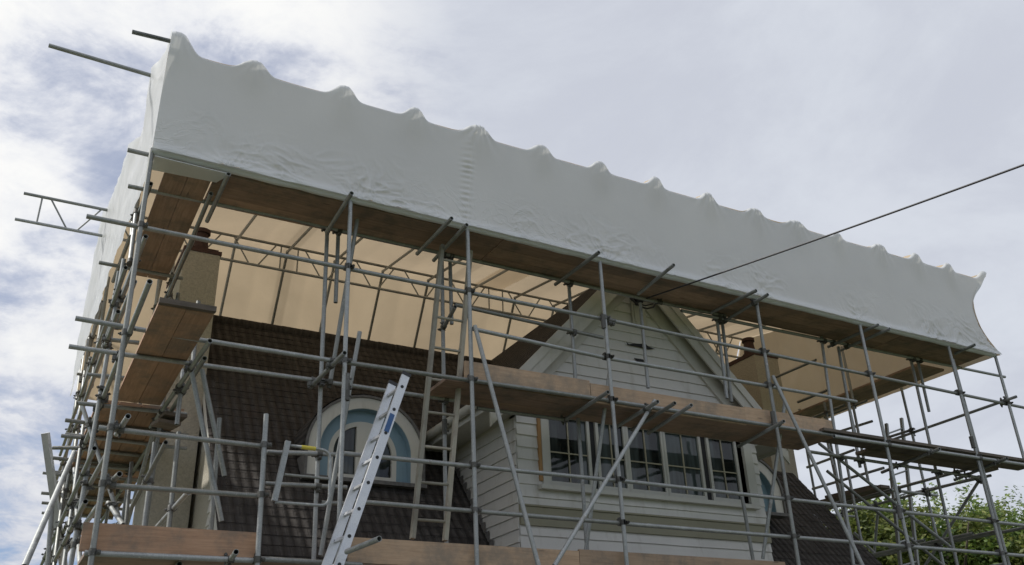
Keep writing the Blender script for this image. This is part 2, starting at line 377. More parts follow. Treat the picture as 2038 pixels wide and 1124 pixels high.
# main walls (gable ends rendered)
r = MB()
xl, xr = XL + .010, XR - .016
yf, yb_ = YE + .045, YB - .045
def gable_end(x, dx):
    z0 = -H0 / K
    poly = [P(x, yf, z0), P(x, yb_, z0), P(x, yb_, roofz(yf) - .03), P(x, YR, ZR - .05), P(x, yf, roofz(yf) - .03)]
    r.prism(poly, (dx, 0, 0))
gable_end(xl, .2); gable_end(xr, -.2)
r.box(P(xl, yf, -H0 / K) + Vector((.2, 0, 0)), P(CX - GW - .002, yf, roofz(yf) - .03) + Vector((0, .2, 0)))
r.box(P(CX + GW + .002, yf, -H0 / K), P(xr, yf, roofz(yf) - .03) + Vector((-.2, .2, 0)))
r.box(P(xl, yb_, -H0 / K) + Vector((.2, 0, 0)), P(xr, yb_, roofz(yf) - .03) + Vector((-.2, -.2, 0)))
wall = r.build('wall', M_STUCCO, house)
# weatherboarding on the front strip of the left gable end
r = MB()
def lap_x(x, ya_f, yb_f, z0, z1, gauge=.155, out=-1):     # boards on a wall facing -X; y range as functions of z
    n = int((z1 - z0) * K / gauge)
    for i in range(n):
        za = z0 + i * gauge / K; zb = za + gauge / K
        a0, a1, b0, b1 = ya_f(za), yb_f(za), ya_f(zb), yb_f(zb)
        if a1 - a0 < .004: continue
        b0 = min(b0, b1)
        o1 = Vector((out * .024, 0, 0)); o2 = Vector((out * .004, 0, 0))
        A, B, C_, D = P(x, a0, za) + o1, P(x, a1, za) + o1, P(x, b1, zb) + o2, P(x, b0, zb) + o2
        r.face([A, D, C_, B]); r.face([P(x, a0, za), A, B, P(x, a1, za)]); r.face([P(x, a0, za), P(x, b0, zb), D, A]); r.face([P(x, a1, za), B, C_, P(x, b1, zb)])
lap_x(xl, lambda z: max(yf, (z + 1.227 + .03) / 1.2), lambda z: 1.345, -.10, .34)
r.build('side_weatherboards', M_SIDING, wall)
# ---- front gable walls
def hw(z): return min(GW, (GA - .012 - z) / GS)
# window rectangle in wall units (from the photo, on plane KW)
def wx(px_, py_): return onY(px_, py_, KW)
r = MB()
WIN = (.612 * KW, .955 * KW, .279 * KW, .385 * KW)      # x0,x1,z0,z1
gauge = .155 / K
z = -.12
z = WIN[2] - math.ceil((WIN[2] + .12) / gauge) * gauge
ci = 0
OL0, OL1 = .2265 * KW, .2500 * KW
olive = MB()
while z < GA - .03:
    zb = z + gauge; ha, hb = hw(z), max(hw(zb), .002)
    segs = [(CX - ha, CX + ha, CX - hb, CX + hb)]
    mid = (z + zb) / 2
    if WIN[2] < mid < WIN[3]: segs = [(CX - ha, WIN[0], CX - hb, WIN[0]), (WIN[1], CX + ha, WIN[1], CX + hb)]
    tgt = r
    off = .024 if tgt is r else .030
    for a0, a1, b0, b1 in segs:
        sag = Vector((0, 0, noise.noise(Vector((z * 40, a0 * 9, 0))) * .006))
        o1 = Vector((0, -off, 0)); o2 = Vector((0, -.004 - (off - .024), 0))
        nseg = 8
        for q in range(nseg):
            f0, f1 = q / nseg, (q + 1) / nseg
            w0 = Vector((0, 0, noise.noise(Vector((z * 70, (a0 + (a1 - a0) * f0) * 14, 0))) * .010)); w1 = Vector((0, 0, noise.noise(Vector((z * 70, (a0 + (a1 - a0) * f1) * 14, 0))) * .010))
            A = P(a0 + (a1 - a0) * f0, KW, z) + o1 + w0; B = P(a0 + (a1 - a0) * f1, KW, z) + o1 + w1
            C_ = P(b0 + (b1 - b0) * f1, KW, zb) + o2; D = P(b0 + (b1 - b0) * f0, KW, zb) + o2
            tgt.face([A, B, C_, D]); tgt.face([P(a0 + (a1 - a0) * f0, KW, z), P(a0 + (a1 - a0) * f1, KW, z), B, A])
    z = zb; ci += 1
# backing of the wall, round the window opening
bk = Vector((0, .002, 0)); th = Vector((0, .16, 0)); zb0 = -H0 / K
for (x0, x1, z0, z1) in ((CX - GW, WIN[0], zb0, WIN[3]), (WIN[1], CX + GW, zb0, WIN[3]), (WIN[0], WIN[1], zb0, WIN[2])):
    r.box(P(x0, KW, z0) + bk, P(x1, KW, z1) + th)
ztop = GA - .012
r.prism([P(CX - GW, KW, WIN[3]) + bk, P(CX + GW, KW, WIN[3]) + bk, P(CX + GW, KW, ztop - GW * GS) + bk, P(CX, KW, ztop) + bk, P(CX - GW, KW, ztop - GW * GS) + bk], th)
gw = r.build('front_gable_wall', M_SIDING, house)
olive.box(P(CX - GW, KW, OL0) + Vector((.0, -.042, 0)), P(CX + GW, KW, OL1) + Vector((0, -.001, 0))); olive.box(P(CX - GW, KW, OL1) + Vector((0, -.06, .001)), P(CX + GW, KW, OL1) + Vector((0, -.001, .022)))
olive.build('painted_band', M_OLIVE, gw)
r = MB()
def sidez(y): return roofz(y)
lap_x(CX - GW, lambda z: KW, lambda z: max(KW, (z + 1.227) / 1.2), .05, .42)
r2 = MB()
x = CX - GW
r2.prism([P(x, KW, -H0 / K), P(x, 1.2, -H0 / K), P(x, 1.42, .46), P(x, KW, .46)], (.12, 0, 0))
r2.build('cheek', M_TRIM, gw); r2 = MB()
x = CX + GW
r2.prism([P(x, KW, -H0 / K), P(x, 1.2, -H0 / K), P(x, 1.42, .46), P(x, KW, .46)], (-.12, 0, 0))
r.build('cheek_weatherboards', M_SIDING, gw); r2.build('cheek', M_TRIM, gw)
# step flashing up the cheek
fl = MB()
for i in range(17):
    y = 1.165 + i * .0125; z = roofz(y)
    c = P(CX - GW, y, z); fl.box8([c + Vector(q) for q in ((-.034, -.01, .02), (-.030, -.01, .02), (-.030, .10, .08), (-.034, .10, .08), (-.034, -.01, .17 + random.uniform(-.02, .02)), (-.03, -.01, .17), (-.03, .10, .17), (-.034, .10, .17 + random.uniform(-.02, .02)))])
fl.build('step_flashing', M_LEAD, roof)
# ---- front gable roof
r = MB()
def gslope(sx):
    ex = .292
    a = P(CX, KF, GA); 
    d = Vector((sx * 1, 0, -GS)); d = d / 1.0
    n = 22; Ls = ex * K
    up = Vector((sx * GS, 0, 1)).normalized()
    y0, y1 = KF * K, 2.08 * K
    ny = 30
    for i in range(n):
        p0 = a + d * (Ls * (i + 1) / n); p1 = a + d * (Ls * i / n)
        P0 = p0 + up * .006; P1 = p1 + up * .002
        for j in range(ny):
            ya = y0 + (y1 - y0) * j / ny; yb = y0 + (y1 - y0) * (j + 1) / ny
            q = [Vector((P0.x, ya, P0.z)), Vector((P0.x, yb, P0.z)), Vector((P1.x, yb, P1.z)), Vector((P1.x, ya, P1.z))]
            vv0 = i * .27; uv = [(ya, -vv0 - .27), (yb, -vv0 - .27), (yb, -vv0), (ya, -vv0)]
            if sx > 0: q = [q[1], q[0], q[3], q[2]]; uv = [uv[1], uv[0], uv[3], uv[2]]
            r.face(q, uv)
            e = [Vector((p0.x, ya, p0.z)), Vector((p0.x, yb, p0.z)), Vector((P0.x, yb, P0.z)), Vector((P0.x, ya, P0.z))]
            r.face(e if sx < 0 else e[::-1])
gslope(-1); gslope(1)
groof = r.build('gable_roof', M_TILE, house)
for sx in (-1, 1):
    r = MB(); s_ = MB()
    a = P(CX, KF, GA) + Vector((0, .004, -.02)); b_ = P(CX + sx * .292, KF, GA - .292 * GS) + Vector((0, .004, -.02))
    y1 = 1.55 * K
    # soffit slab under the slope
    dn = Vector((0, 0, -.05))
    s_.box8([a + dn, b_ + dn, Vector((b_.x, y1, b_.z)) + dn, Vector((a.x, y1, a.z)) + dn, a, b_, Vector((b_.x, y1, b_.z)), Vector((a.x, y1, a.z))])
    # barge board, two members
    dd = Vector((0, 0, -.30)); t_ = Vector((0, -.03, 0))
    r.box8([a + dd + t_, b_ + dd + t_, b_ + dd, a + dd, a + t_ + Vector((0, 0, .05)), b_ + t_ + Vector((0, 0, .05)), b_ + Vector((0, 0, .05)), a + Vector((0, 0, .05))])
    dd2 = Vector((0, 0, -.10)); t2 = Vector((0, -.055, 0))
    r.box8([a + dd2 + t2, b_ + dd2 + t2, b_ + dd2 + t_ * 1.02, a + dd2 + t_ * 1.02, a + t2 + Vector((0, 0, .06)), b_ + t2 + Vector((0, 0, .06)), b_ + t_ * 1.02 + Vector((0, 0, .06)), a + t_ * 1.02 + Vector((0, 0, .06))])
    # frieze on the wall below the barge
    a2 = P(CX, KW, GA - .020) + Vector((0, -.002, 0)); b2 = P(CX + sx * GW, KW, GA - .020 - GW * GS) + Vector((0, -.002, 0)); d3 = Vector((0, 0, -.34)); t3 = Vector((0, -.05, 0))
    r.box8([a2 + d3 + t3, b2 + d3 + t3, b2 + d3, a2 + d3, a2 + t3, b2 + t3, b2, a2])
    s_.build('soffit', M_TRIM, groof); r.build('barge_board', M_TRIM, groof)
# eaves: flat boxed soffit, fascia and gutter down each side of the gable
ez = GA - .292 * GS
for sx in (-1, 1):
    sf = MB(); gu = MB()
    x0, x1 = CX + sx * GW, CX + sx * .292
    sf.box(P(x0, KF + .004, ez - .006), P(x1, 1.40, ez - .001))
    sf.box(P(x1, KF + .004, ez - .012), P(x1, 1.40, ez + .016) + Vector((sx * .03, 0, 0)))
    gx = P(x1, 0, 0).x + sx * .09; gz = P(0, 0, ez).z + .02
    n = 8
    for j in range(n):
        t0 = math.pi + math.pi * j / n; t1 = math.pi + math.pi * (j + 1) / n
        for rr in (.062, .056):
            q = [Vector((gx + rr * math.cos(t0), KF * K - .02, gz + rr * math.sin(t0))), Vector((gx + rr * math.cos(t1), KF * K - .02, gz + rr * math.sin(t1)))]
            q2 = [Vector((p.x, 1.37 * K, p.z)) for p in q]
            gu.face([q[0], q[1], q2[1], q2[0]] if rr > .06 else [q[0], q2[0], q2[1], q[1]])
    sf.build('eaves_soffit', M_WHITE, groof); gu.build('gutter', M_WHITE, groof)
# a window head moulding visible under the walkway
r = MB(); r.box(P(WIN[0] - .012, KW, WIN[3]) + Vector((0, -.06, -.04)), P(WIN[1] + .012, KW, WIN[3]) + Vector((0, .02, .10)))
r.box(P(WIN[0] - .020, KW, WIN[2]) + Vector((0, -.11, -.06)), P(WIN[1] + .012, KW, WIN[2]) + Vector((0, .02, -.004)))
r.build('window_surround', M_WHITE, gw)
r = MB(); c = P(WIN[0], KW, WIN[2]); r.box((c.x - .10, c.y - .05, c.z), (c.x, c.y + .1, c.z + (WIN[3] - WIN[2]) * K - .04)); r.build('window_jamb', M_WHITE, gw)
r = MB(); r.box((c.x - .145, c.y - .045, c.z + .05), (c.x - .103, c.y, c.z + (WIN[3] - WIN[2]) * K - .05)); r.build('bare_strip', M_RUST, gw)
c = P(WIN[1], KW, WIN[2]); r = MB(); r.box((c.x, c.y - .05, c.z), (c.x + .15, c.y + .1, c.z + (WIN[3] - WIN[2]) * K - .04)); r.build('window_jamb', M_WHITE, gw)
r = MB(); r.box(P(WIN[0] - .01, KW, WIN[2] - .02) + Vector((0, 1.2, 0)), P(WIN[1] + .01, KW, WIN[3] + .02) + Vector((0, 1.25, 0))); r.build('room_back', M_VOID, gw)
# five casements
wins = [(1094, 1182, 952, 0), (1195, 1256, 960, 0), (1256, 1332, 965, 0), (1332, 1408, 972, 0), (1421, 1481, 980, 0)]
for i, (xa, xb, yy, ang) in enumerate(wins):
    A = onY(xa, yy, KW).x; B = onY(xb, yy, KW).x
    z0 = P(0, 0, WIN[2]).z + .01; z1 = P(0, 0, WIN[3]).z - .05; y = KW * K + .02
    r = MB(); fw = .044; dp = .06
    r.box((A, y, z0), (A + fw, y + dp, z1)); r.box((B - fw, y, z0), (B, y + dp, z1))
    r.box((A + fw, y, z0), (B - fw, y + dp, z0 + .07)); r.box((A + fw, y, z1 - fw), (B - fw, y + dp, z1))
    if i == 0:      # the first casement stands slightly open
        pass
    win = r.build('window', M_WHITE, gw)
    r = MB(); mx = (A + B) / 2; zc = z0 + (z1 - z0) * .47
    r.box((mx - .008, y + .012, z0 + .07), (mx + .008, y + .05, z1 - fw)); r.box((A + fw, y + .014, zc - .008), (mx - .009, y + .05, zc + .008)); r.box((mx + .009, y + .014, zc - .008), (B - fw, y + .05, zc + .008))
    r.build('glazing_bar', M_BAR, win)
    r = MB(); r.box((A + fw - .003, y + .028, z0 + .067), (B - fw + .003, y + .034, z1 - fw + .003)); r.build('pane', M_GLASS, win)
r = MB()     # dark strips standing for the shaded gaps between casements
for xa, xb, yy in ((1183, 1194, 955), (1409, 1420, 975)):
    A = onY(xa, yy, KW).x; B = onY(xb, yy, KW).x
    r.box((A + .004, KW * K + .05, P(0, 0, WIN[2]).z), (B - .004, KW * K + .12, P(0, 0, WIN[3]).z - .04))
r.build('dark_gap_strip', M_VOID, gw)
# vent panel, broken board, cable bracket on the gable
r = MB(); A = onY(1256, 646, KW); B = onY(1278, 606, KW); r.box((A.x, A.y - .06, A.z), (B.x, A.y - .03, B.z)); r.box((A.x + .03, A.y - .075, A.z + .03), (A.x + .06, A.y - .061, B.z - .03)); r.build('vent_panel', M_TRIM, gw)
r = MB()
pts = [(1247, 680), (1252, 685), (1262, 683), (1274, 684), (1284, 683), (1290, 689), (1303, 694), (1291, 695), (1279, 692), (1270, 690), (1258, 688), (1249, 686)]
r.prism([onY(px_, py_, KW - .0042) for px_, py_ in reversed(pts)], (0, .006, 0))
pts = [(1262, 712), (1280, 715), (1284, 720), (1268, 719)]
r.prism([onY(px_, py_, KW - .0042) for px_, py_ in reversed(pts)], (0, .006, 0))
r.build('broken_board', M_VOID, gw)
br_ = MB(); c = onY(1249, 578, KF - .01); br_.tube(c + Vector((-.07, 0, 0)), c + Vector((.07, 0, 0)), .06, None, 14); br_.tube(c, c + Vector((.30, .12, -.03)), .018, None, 8); br_.box(c + Vector((.24, .08, -.10)), c + Vector((.32, .20, .06)))
br_.build('cable_bracket', M_DARK, gw)

# ---- arched dormers
def arch_dormer(cx, k=1.30, wid=.0925, spr=.37):
    c = P(cx, k, .344); hwid = wid * K; rr = hwid; spring = spr
    zc = c.z + spring
    def ring(rad, n=28): return [Vector((c.x + rad * math.cos(math.pi * i / n), c.y, zc + rad * .93 * math.sin(math.pi * i / n))) for i in range(n + 1)]
    def arch(ro, ri, y0, y1, zb, mb):
        O = [Vector((c.x + ro, c.y, zb))] + ring(ro) + [Vector((c.x - ro, c.y, zb))]; I = [Vector((c.x + ri, c.y, zb))] + ring(ri) + [Vector((c.x - ri, c.y, zb))]
        for i in range(len(O) - 1):
            f = Vector((0, y0, 0)); g_ = Vector((0, y1, 0))
            mb.face([O[i] + f, I[i] + f, I[i + 1] + f, O[i + 1] + f]); mb.face([O[i] + f, O[i + 1] + f, O[i + 1] + g_, O[i] + g_], sm=True); mb.face([I[i] + f, I[i] + g_, I[i + 1] + g_, I[i + 1] + f], sm=True)
    zb = c.z
    r = MB(); arch(rr, rr - .155, -.03, .04, zb, r); surround = r.build('dormer_surround', M_SURR, house)
    r = MB(); arch(rr + .035, rr + .002, -.06, 1.6, zb, r); r.build('dormer_flashing', M_LEAD, surround)
    r = MB(); arch(rr - .157, rr - .31, .10, .16, zb, r)
    arch(rr - .155, rr - .160, -.02, .2, zb, r); r.build('blue_reveal', M_BLUEP, surround)
    r = MB(); arch(rr - .31, rr - .375, .10, .17, zb, r); q = rr - .375
    r.box((c.x - q, c.y + .10, zb), (c.x + q, c.y + .17, zb + .09)); r.box((c.x - .10, c.y + .095, zb + .09), (c.x + .10, c.y + .16, zc + q * .95))
    win = r.build('dormer_window', M_SURR, surround)
    r = MB(); n = 24; pts_ = [Vector((c.x - q, c.y + .14, zb + .05)), Vector((c.x + q, c.y + .14, zb + .05))] + [Vector((c.x + q * math.cos(math.pi * i / n), c.y + .14, zc + q * .93 * math.sin(math.pi * i / n))) for i in range(n + 1)]
    r.face(pts_); r.build('dormer_pane', M_GLASS, surround)
    r = MB(); r.box((c.x - rr - .05, c.y - .09, zb - .05), (c.x + rr + .05, c.y + .12, zb - .002)); r.build('dormer_sill', M_LEAD, surround)
    # vaulted tiled hood running back into the slope
    r = MB()
    def hood(u, v):
        a = math.pi * (1.08 * u - .04); ro = rr + .045 + .035 * math.sin(math.pi * u) * 0
        x = c.x + ro * math.cos(a); z = zc + ro * .95 * math.sin(a)
        y0 = c.y - .02; y1 = ((z - H0) / K + 1.227) / 1.2 * K + .35
        return (x, y0 + (y1 - y0) * v, z)
    r.grid(hood, 36, 8, lambda u, v: (u * 3.2, v * 1.4)); r.build('dormer_hood', M_TILE, surround)
arch_dormer(.4685); arch_dormer(1.222, 1.27, .072, .30)
# ---- chimneys
def chimney(x0, x1, y0, y1, ztop, pots):
    r = MB(); r.box(P(x0, y0, .0), P(x1, y1, ztop)); ch = r.build('chimney', M_STUCCO, house)
    r = MB(); e = .015
    r.box(P(x0, y0, ztop) + Vector((-e, -e, .002)), P(x1, y1, ztop) + Vector((e, e, .06))); r.box(P(x0, y0, ztop) + Vector((e * 2, e * 2, .062)), P(x1, y1, ztop) + Vector((-e * 2, -e * 2, .10)))
    r.build('chimney_cap', M_CAP, ch)
    for q in pots:
        c = P((x0 + x1) / 2, y0 + (y1 - y0) * q, ztop) + Vector((0, 0, .10)); r = MB()
        r.tube(c, c + Vector((0, 0, .09)), .15, None, 16); r.tube(c + Vector((0, 0, .091)), c + Vector((0, 0, .36)), .12, None, 16, True, .095); r.tube(c + Vector((0, 0, .361)), c + Vector((0, 0, .42)), .125, None, 16)
        r.build('chimney_pot', M_CAP, ch)
chimney(.186, .246, 1.46, 1.63, .758, (.22,))
chimney(1.440, 1.512, 1.42, 1.58, .748, (.3,))

# ------------------------------------------------------------------ scaffolds
front = thing('scaffold', P(.9, 1.0, -H0 / K), 'galvanised tube scaffold standing along the front of the house under the wrap', 'scaffold', 'scaffold runs round the house')
left = thing('scaffold', P(.11, 1.5, -H0 / K), 'galvanised tube scaffold going back along the left end of the house, seen steeply from below', 'scaffold', 'scaffold runs round the house')
rght = thing('scaffold', P(1.62, 1.4, -H0 / K), 'open galvanised tube scaffold at the right end of the house, against the sky and trees', 'scaffold', 'scaffold runs round the house')
TUBES = []
def tube(th_, name, a, b, ground=False, r=.0242):
    a = Vector(a); b = Vector(b)
    if ground:
        d = b - a; b = a + d * ((a.z - .05) / (-d.z))
        # keep the foot close to upright below the picture
    mb = MB(); mb.tube(a, b, r); o = mb.build(name, M_TUBE, th_)
    TUBES.append((a, b, o, th_)); return o
def TY(th_, name, p, q, k, k2=None, ground=False, r=.0242): return tube(th_, name, onY(*p, k), onY(*q, k if k2 is None else k2), ground, r)
def TX(th_, name, p, q, k, k2=None, ground=False, r=.0242): return tube(th_, name, onX(*p, k), onX(*q, k if k2 is None else k2), ground, r)
def TZ(th_, name, p, q, k, k2=None, ground=False, r=.0242): return tube(th_, name, onZ(*p, k), onZ(*q, k if k2 is None else k2), ground, r)
KO, KI, KLo, KLi = 1.0, 1.085, 1.0062, 1.0788
# front outer standards
for p, q in (((303, 296), (182, 1112)), ((698, 392), (675, 1040)), ((930, 447), (949, 1117)), ((1192, 502), (1247, 1117)), ((1501, 575), (1589, 1119)), ((1710, 642), (1815, 1117)), ((1887, 688), (1999, 1117)), ((1979, 702), (2038, 912))):
    TY(front, 'standard', p, q, KO, None, True)
TY(front, 'standard', (530, 824), (512, 1122), KO, None, True)
TY(front, 'standard', (1896, 715), (2006, 1117), 1.02, None, True)
# front outer ledgers / guard rails
for p, q in (((205, 965), (520, 987)), ((688, 996), (1260, 1043)), ((1230, 1041), (2090, 1110)),
             ((196, 851), (524, 888)), ((684, 902), (1234, 957)), ((1222, 955), (2090, 1051)),
             ((412, 678), (672, 719)), ((668, 718), (1216, 797)), ((1206, 796), (1700, 872)),
             ((940, 654), (1210, 713)), ((1200, 711), (1704, 799)),
             ((172, 430), (712, 538)), ((690, 534), (1212, 637)), ((1203, 635), (2090, 822)),
             ((168, 1100), (520, 1116)), ((515, 1112), (720, 1124)),
             ((1700, 1127), (2090, 1148))):
    TY(front, 'ledger', p, q, KLo)
TY(front, 'ledger', (150, 633), (420, 680), 1.012)
# ledger carrying the upper walkway edge beyond the toe board
TY(front, 'ledger', (1660, 868), (2090, 932), .995)
# wrapped edge tube
# inner ledgers
for p, q in (((255, 370), (705, 461)), ((600, 441), (1310, 601)), ((1356, 618), (2000, 750)), ((1300, 599), (1440, 628)), ((137, 689), (240, 704)), ((230, 703), (640, 758)), ((630, 757), (905, 797)),
             ((950, 812), (1130, 836)), ((1607, 898), (1948, 950))):
    TY(front, 'ledger', p, q, KLi)
TY(front, 'ledger', (905, 606), (1200, 672), KLi)
TY(front, 'ledger', (521, 899), (668, 904), KLi); TY(front, 'ledger', (528, 962), (690, 970), KLi)
TY(front, 'ledger', (640, 1000), (690, 1003), KLi)
# inner standards
for p, q, gr in (((652, 442), (625, 1097), True), ((879, 492), (888, 1070), True), ((895, 496), (899, 645), False), ((1131, 549), (1166, 1060), True), ((1274, 603), (1290, 772), False),
                 ((1423, 606), (1447, 793), False), ((1434, 612), (1456, 800), False), ((1477, 989), (1498, 1110), True), ((437, 832), (420, 1050), True),
                 ((1632, 655), (1678, 979), True), ((1668, 690), (1712, 930), False), ((1807, 690), (1905, 1124), True), ((1821, 694), (1849, 819), False), ((674, 444), (668, 602), False)):
    TY(front, 'standard', p, q, KI, None, gr)
# leaning tubes and braces
TY(front, 'brace', (718, 396), (657, 762), 1.035, 1.075); TY(front, 'brace', (716, 660), (638, 1105), 1.03, 1.06)
TY(front, 'brace', (945, 648), (1072, 1126), .992, .94); TY(front, 'brace', (1303, 797), (1103, 1126), .992, .965); TY(front, 'brace', (1538, 748), (1717, 1126), .992, .93)
TY(front, 'brace', (1213, 742), (1166, 1095), 1.02, 1.07); TY(front, 'brace', (1562, 800), (1518, 1112), 1.02, 1.08)
TY(front, 'brace', (382, 742), (441, 1037), 1.05); TY(front, 'brace', (402, 735), (447, 947), 1.04)
TY(front, 'brace', (1630, 882), (1896, 1092), 1.10, 1.10); TY(front, 'brace', (1646, 937), (1878, 1126), 1.16, 1.14)
TY(front, 'brace', (906, 610), (884, 650), 1.02, 1.08)
# transoms: short cross tubes under the top walkway, ends poking out under the wrap
for p, q in (((455, 346), (412, 440)), ((700, 384), (650, 462)), ((899, 434), (830, 505)), ((929, 447), (863, 518)), ((1192, 502), (1105, 566)), ((1341, 527), (1270, 585)), ((1528, 586), (1440, 640)), ((1505, 578), (1415, 622)),
             ((1748, 646), (1648, 690)), ((1771, 654), (1672, 697)), ((1940, 686), (1900, 704))):
    TZ(front, 'transom', p, q, .622)
# transoms under the upper walkway
for p, q in (((1210, 780), (1120, 838)), ((1309, 799), (1225, 850)), ((1343, 802), (1258, 855)), ((1376, 806), (1290, 862)), ((1560, 838), (1470, 888)), ((1870, 893), (1755, 940)), ((2004, 912), (1900, 955))):
    TZ(front, 'transom', p, q, .402)
TZ(front, 'transom', (686, 702), (618, 770), .4035); TZ(front, 'transom', (418, 678), (300, 850), .402); TZ(front, 'transom', (255, 828), (232, 864), .30); TZ(front, 'transom', (238, 943), (205, 975), .243)
TZ(front, 'transom', (755, 1072), (690, 1098), .170); TZ(front, 'transom', (470, 1098), (440, 1140), .170)
# left scaffold
for p, q, gr in (((278, 366), (259, 520), False), ((270, 372), (262, 470), False), ((216, 552), (182, 770), False), ((170, 647), (150, 822), False), ((178, 640), (160, 760), False), ((167, 842), (127, 1124), True), ((132, 932), (108, 1124), True),
                 ((192, 560), (150, 890), False), ((237, 540), (226, 600), False)):
    TX(left, 'standard', p, q, .078 if p[0] > 160 else .074, None, gr)
for p, q in (((262, 540), (165, 775)), ((290, 470), (205, 690)), ((232, 727), (182, 845)), ((212, 905), (125, 1060)), ((196, 1005), (130, 1100)), ((205, 600), (168, 730)), ((268, 560), (232, 650))):
    TX(left, 'brace', p, q, .084)
TY(left, 'brace', (148, 900), (48, 1128), 1.12, .90); TY(left, 'brace', (162, 802), (242, 1045), 1.34, 1.30); TY(left, 'standard', (104, 1000), (95, 1126), 1.25, None, True)
for p, q, k, gr in (((365, 735), (352, 845), .165, False), ((356, 860), (337, 1040), .165, True), ((308, 880), (287, 1045), .155, True), ((262, 920), (250, 1045), .15, True), ((395, 600), (382, 745), .170, False), ((345, 512), (338, 600), .155, False), ((318, 550), (306, 640), .150, False)):
    TX(left, 'standard', p, q, k, None, gr)
for p, q, z in (((254, 298), (318, 313), .66), ((197, 522), (364, 554), .625), ((155, 802), (372, 824), .402), ((122, 867), (166, 871), .402), ((105, 891), (155, 891), .402), ((95, 942), (124, 945), .402), ((195, 850), (375, 866), .39), ((290, 885), (372, 892), .38),
                ((205, 674), (277, 682), .47), ((200, 747), (222, 749), .44), ((150, 925), (290, 935), .40), ((120, 960), (270, 975), .40), ((130, 990), (262, 1000), .40)):
    TZ(left, 'transom', p, q, z)
TX(left, 'ledger', (420, 385), (330, 600), .152); TX(left, 'ledger', (383, 480), (232, 800), .158)
TX(left, 'ledger', (300, 365), (225, 560), .082)
TX(left, 'guard_rail', (298, 560), (160, 905), .082); TX(left, 'guard_rail', (248, 1040), (150, 1060), .16)
TX(left, 'brace', (215, 1000), (245, 1045), .12); TX(left, 'brace', (330, 880), (262, 1010), .15)
# right scaffold
for p, q, k, k2 in (((2023, 789), (1776, 875), 1.66, None), ((1925, 934), (1762, 977), 1.60, None), ((1972, 946), (1813, 982), 1.66, None), ((1759, 931), (1617, 973), 1.56, None), ((1736, 838), (1660, 862), 1.60, None),
                 ((1624, 716), (1545, 750), 1.40, None), ((1645, 777), (1588, 800), 1.44, None), ((1725, 797), (1640, 830), 1.55, None), ((1680, 806), (1590, 842), 1.50, None), ((1700, 895), (1606, 930), 1.55, None), ((1812, 856), (1768, 870), 1.66, None), ((1895, 1078), (2040, 1050), 1.7, None)):
    TX(rght, 'ledger', p, q, k, k2)
for p, q, k, gr in (((1689, 806), (1702, 862), 1.50, False), ((1698, 809), (1728, 957), 1.53, False), ((1683, 911), (1723, 1124), 1.50, True), ((1645, 870), (1672, 990), 1.50, True), ((1660, 925), (1697, 1080), 1.45, False), ((1748, 1010), (1740, 1100), 1.66, True), ((1675, 690), (1699, 800), 1.55, False), ((1640, 800), (1655, 880), 1.5, False)):
    TX(rght, 'standard', p, q, k, None, gr)
for p, q in (((1648, 938), (1760, 1030)), ((1700, 1060), (1745, 1105)), ((1840, 1075), (1770, 1090))):
    TX(rght, 'brace', p, q, 1.62)

for x0, yy in ((.078, 1.22), (.078, 1.62), (.078, 1.85), (.165, 1.30), (.165, 1.58), (.165, 1.85)):
    tube(left, 'standard', P(x0, yy, .60), P(x0, yy, .10), True)
for x0, zz_ in ((.074, .47), (.074, .53), (.168, .395), (.074, .24), (.074, .30), (.168, .24), (.074, .165), (.168, .165)):
    tube(left, 'guard_rail', P(x0, 1.02 if x0 > .1 else 1.10, zz_), P(x0, 2.02, zz_))
for a, b in (((.083, 1.15, .18), (.083, 1.60, .40)), ((.083, 2.0, .18), (.083, 1.62, .40)), ((.16, 1.3, .40), (.16, 1.75, .10))):
    tube(left, 'brace', P(*a), P(*b))
for x0, yy in ((1.657, 1.22), (1.657, 1.44), (1.657, 1.68), (1.575, 1.68), (1.575, 1.44)):
    tube(rght, 'standard', P(x0, yy, .64 if yy < 1.5 else .50), P(x0, yy, .10), True)
for x0, zz_ in ((1.652, .30), (1.652, .24), (1.570, .405), (1.652, .405), (1.570, .29)):
    tube(rght, 'ledger', P(x0, 1.08, zz_), P(x0, 1.80, zz_))
for yy, zz_ in ((1.22, .40), (1.44, .40), (1.68, .40), (1.44, .29), (1.68, .29), (1.22, .29)):
    tube(rght, 'transom', P(1.55, yy, zz_), P(1.69, yy, zz_))
for a, b in (((1.66, 1.10, .40), (1.66, 1.44, .12)), ((1.66, 1.68, .40), (1.66, 1.44, .12))):
    tube(rght, 'brace', P(*a), P(*b))
